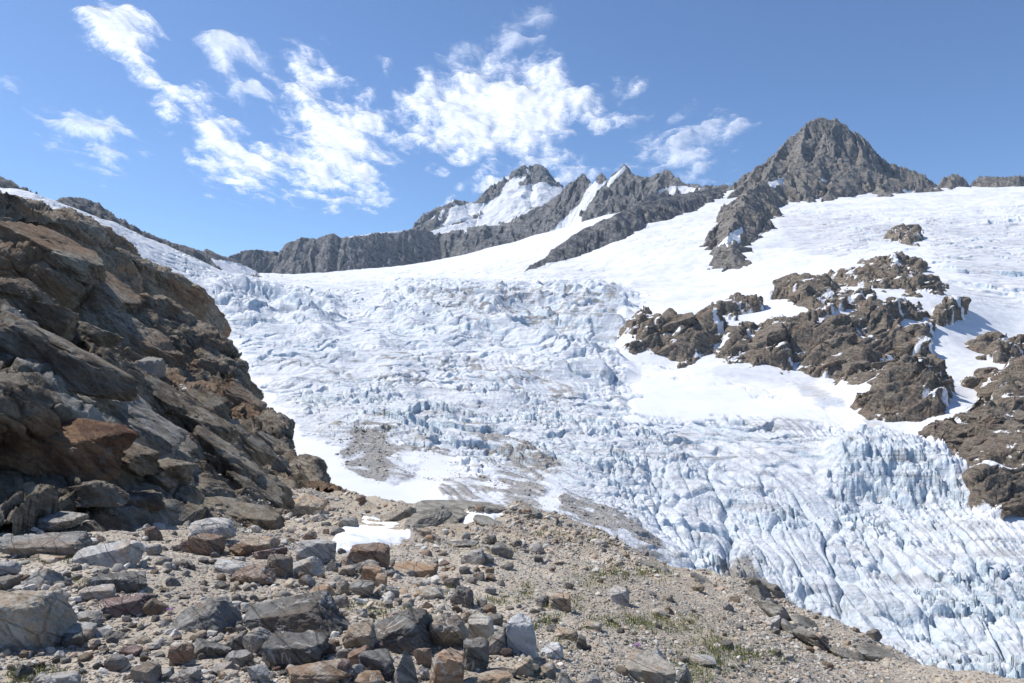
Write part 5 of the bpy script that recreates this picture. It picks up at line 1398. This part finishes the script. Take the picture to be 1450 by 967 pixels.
# ------------------------------------------------------------------ thin high clouds, a layer 3 km above the valley
def mat_cloud():
    k = NT('ice_cloud'); v = k.coord()
    dens = k.attr('thick')
    sx = k.n('ShaderNodeSeparateXYZ'); k.set(sx.inputs[0], v)
    n1 = k.noise(k.mapping(v, (0.0011, 0.00045, 0.001)), 1.0, 8, 0.60, 0.8)
    n2 = k.noise(k.mapping(v, (0.0062, 0.0040, 0.002), (0, 0, 0.4)), 1.0, 10, 0.72, 2.6)
    n3 = k.noise(k.mapping(v, (0.0030, 0.0190, 0.002), (0, 0, -0.3)), 1.0, 8, 0.70, 1.4)
    n4 = k.noise(k.mapping(v, (0.020, 0.0085, 0.002), (0, 0, 0.5)), 1.0, 6, 0.68, 2.0)
    q = k.math('ADD', k.math('MULTIPLY', k.math('SUBTRACT', n1, 0.5), 0.9), k.math('ADD', k.math('MULTIPLY', k.math('SUBTRACT', n2, 0.5), 1.5), k.math('MULTIPLY', k.math('SUBTRACT', n3, 0.5), 1.3)))
    q = k.math('ADD', q, k.math('MULTIPLY', k.math('SUBTRACT', n4, 0.5), 0.7))
    body = k.math('ADD', k.math('MULTIPLY', dens, 1.05), k.math('MULTIPLY', q, 0.9))
    a = k.ramp(body, -0.28, 1.42)
    a = k.math('MULTIPLY', a, k.ramp(dens, -0.72, 0.40))
    a = k.math('MULTIPLY', a, k.attr('veil'))
    tr = k.n('ShaderNodeBsdfTransparent'); tl = k.n('ShaderNodeBsdfTranslucent'); df = k.n('ShaderNodeBsdfDiffuse')
    tl.inputs[0].default_value = (0.95, 0.955, 0.96, 1); df.inputs[0].default_value = (0.95, 0.955, 0.96, 1)
    m0 = k.n('ShaderNodeMixShader'); m0.inputs[0].default_value = 0.12
    k.t.links.new(tl.outputs[0], m0.inputs[1]); k.t.links.new(df.outputs[0], m0.inputs[2])
    m1 = k.n('ShaderNodeMixShader'); k.set(m1.inputs[0], a)
    k.t.links.new(tr.outputs[0], m1.inputs[1]); k.t.links.new(m0.outputs[0], m1.inputs[2])
    k.t.links.new(m1.outputs[0], k.out.inputs['Surface'])
    return k.m
M_CLOUD = mat_cloud()
ALT = 3000.0
def cloud(poly, edge, veil, label, seed):
    x = [p[0] for p in poly]; y = [p[1] for p in poly]; pad = 26
    gx = np.arange(min(x) - pad, max(x) + pad, 3.0); gy = np.arange(max(min(y) - pad, -70), min(max(y) + pad, 305), 2.0)
    PX, PY = np.meshgrid(gx, gy)
    Yd = ALT * F / (CY - PY); X = (PX - CX) / F * Yd
    wob = fbm2(X / 420, Yd / 900, 5, seed, .6)
    d = sdf(PX, PY, poly) + wob * edge * .8 + 1
    dens = np.clip(d / edge, -1, 1)
    Z = ALT + 90 * fbm2(X / 700, Yd / 900, 4, seed + 3) + 60 * np.clip(dens, 0, 1)
    k = np.maximum(np.maximum(d[:-1, :-1], d[1:, 1:]), np.maximum(d[1:, :-1], d[:-1, 1:])) > -edge * .7
    grid_object('cloud', X, Yd, Z, M_CLOUD, dict(thick=dens, veil=np.full(X.shape, veil)), k, label=label, cat='cloud', group='clouds in the blue sky')
CLOUDS = [
 ([(106,18),(135,3),(165,8),(185,0),(224,30),(228,44),(205,42),(212,62),(197,76),(215,95),(235,118),(270,126),(302,133),(305,156),(287,168),(257,160),(254,184),(228,180),(213,150),(218,130),(188,106),(158,82),(128,62),(112,42)], 17, .95, 'long diagonal white cloud streak at the upper left'),
 ([(270,212),(283,170),(300,158),(332,168),(347,198),(372,193),(390,200),(408,235),(396,264),(360,275),(315,274),(293,252)], 26, .92, 'ragged white cloud patch just left of the tallest cloud'),
 ([(280,62),(300,46),(332,58),(374,68),(396,118),(375,112),(345,88),(332,90),(322,114),(298,88)], 14, .62, 'faint curled wisp of cloud above the ragged patch'),
 ([(314,140),(335,112),(372,110),(388,138),(370,138),(345,152),(325,148)], 12, .6, 'small thin cloud wisp between the curled wisp and the ragged patch'),
 ([(402,102),(422,55),(442,66),(449,95),(464,105),(470,122),(452,134),(480,132),(510,137),(550,147),(560,180),(553,210),(542,232),(553,287),(500,293),(450,288),(412,272),(402,225),(412,190),(396,150),(390,115)], 30, 1.0, 'tallest dense white cloud with a narrow raised top'),
 ([(512,142),(533,115),(542,98),(532,82),(556,86),(554,106),(538,130),(524,152)], 9, .65, 'thin curved thread of cloud rising between the two biggest clouds'),
 ([(556,152),(573,120),(610,103),(650,93),(700,84),(760,78),(804,88),(824,124),(896,127),(884,152),(852,167),(854,187),(825,178),(807,198),(790,224),(760,238),(735,234),(715,228),(700,244),(660,241),(620,228),(598,220),(566,202),(556,180)], 34, .93, 'widest white cloud spread above the snow peak'),
 ([(898,228),(915,190),(958,172),(1000,175),(1054,177),(1048,190),(1012,215),(1034,237),(990,253),(950,248),(895,244)], 30, .62, 'hazy streaked cloud left of the rock pyramid'),
 ([(883,173),(905,161),(927,156),(917,168),(895,178)], 8, .6, 'tiny white cloud fleck between the widest and the hazy cloud'),
 ([(45,158),(100,152),(132,168),(162,170),(192,193),(203,212),(172,203),(168,238),(150,243),(128,217),(95,208),(72,200),(78,186),(56,176)], 22, .62, 'broken thin cloud bank low at the far left'),
 ([(-30,112),(10,118),(36,135),(15,138),(-30,130)], 12, .6, 'short cloud streak cut by the left edge'),
 ([(620,292),(628,277),(646,275),(642,290),(624,300)], 9, .95, 'small white puff behind the left shoulder of the snow peak'),
 ([(676,264),(700,250),(735,240),(764,237),(704,290),(686,278)], 14, .97, 'white cloud puff hugging the left side of the snow peak'),
 ([(772,257),(790,238),(825,232),(854,245),(820,258),(790,266)], 16, .8, 'white cloud showing between the snow peak and the sawtooth ridge'),
 ([(685,46),(740,20),(804,12),(798,29),(740,47),(700,54)], 18, .42, 'faint feathery veil near the top centre of the sky'),
 ([(640,86),(680,62),(722,52),(770,58),(720,78),(690,88)], 18, .45, 'pale cloud veil just above the widest cloud'),
]
for i, (p, e, v_, l) in enumerate(CLOUDS): cloud(p, e * 1.35, v_ * .93, l, 900 + i * 7)

# ------------------------------------------------------------------ the air between the viewer and the far ridges
bm = bmesh.new(); bmesh.ops.create_cube(bm, size=1.0)
x0, x1, y0, y1, z0, z1 = -6500, 6500, -300, 6200, -260, 1420
for v_ in bm.verts: v_.co = ((x0 + x1) / 2 + v_.co.x * (x1 - x0), (y0 + y1) / 2 + v_.co.y * (y1 - y0), (z0 + z1) / 2 + v_.co.z * (z1 - z0))
me = bpy.data.meshes.new('haze'); bm.to_mesh(me); bm.free()
hm = bpy.data.materials.new('thin_air'); hm.use_nodes = True; hm.node_tree.nodes.clear()
ho = hm.node_tree.nodes.new('ShaderNodeOutputMaterial'); hv = hm.node_tree.nodes.new('ShaderNodeVolumePrincipled')
hv.inputs['Color'].default_value = (0.55, 0.76, 1.0, 1); hv.inputs['Density'].default_value = 0.000027; hv.inputs['Anisotropy'].default_value = 0.2
hm.node_tree.links.new(hv.outputs[0], ho.inputs['Volume']); me.materials.append(hm)
link('haze', me, kind='stuff')
# ------------------------------------------------------------------ camera, sun, sky
cam = bpy.data.cameras.new('camera'); co = bpy.data.objects.new('camera', cam); COL.objects.link(co)
cam.sensor_width = 36; cam.lens = 36 * F / 1450; cam.clip_start = 0.1; cam.clip_end = 200000
co.location = (0, 0, 0); co.rotation_euler = (math.radians(90), 0, 0)
scene.camera = co
SUN_AZ, SUN_EL = math.radians(-68), math.radians(54)     # left of the view, ahead
d = (math.sin(SUN_AZ) * math.cos(SUN_EL), math.cos(SUN_AZ) * math.cos(SUN_EL), math.sin(SUN_EL))
from mathutils import Vector
sun = bpy.data.lights.new('sun', 'SUN'); sun.energy = 4.3; sun.angle = math.radians(0.53); sun.color = (1.0, 0.965, 0.91)
so = bpy.data.objects.new('sun', sun); COL.objects.link(so); so.rotation_euler = Vector(d).to_track_quat('Z', 'Y').to_euler()
w = bpy.data.worlds.new('World'); scene.world = w; w.use_nodes = True
t = w.node_tree; t.nodes.clear()
sky = t.nodes.new('ShaderNodeTexSky'); sky.sky_type = 'NISHITA'; sky.sun_disc = False
sky.sun_elevation = SUN_EL; sky.sun_rotation = SUN_AZ; sky.altitude = 2300; sky.air_density = 1.0; sky.dust_density = 1.2; sky.ozone_density = 7.0
bg = t.nodes.new('ShaderNodeBackground'); bg.inputs[1].default_value = 0.132
wo = t.nodes.new('ShaderNodeOutputWorld'); t.links.new(sky.outputs[0], bg.inputs[0]); t.links.new(bg.outputs[0], wo.inputs[0])
vs = scene.view_settings; vs.view_transform = 'Standard'; vs.look = 'None'; vs.gamma = 1; vs.exposure = 0.27; vs.use_curve_mapping = False
scene.display_settings.display_device = 'sRGB'
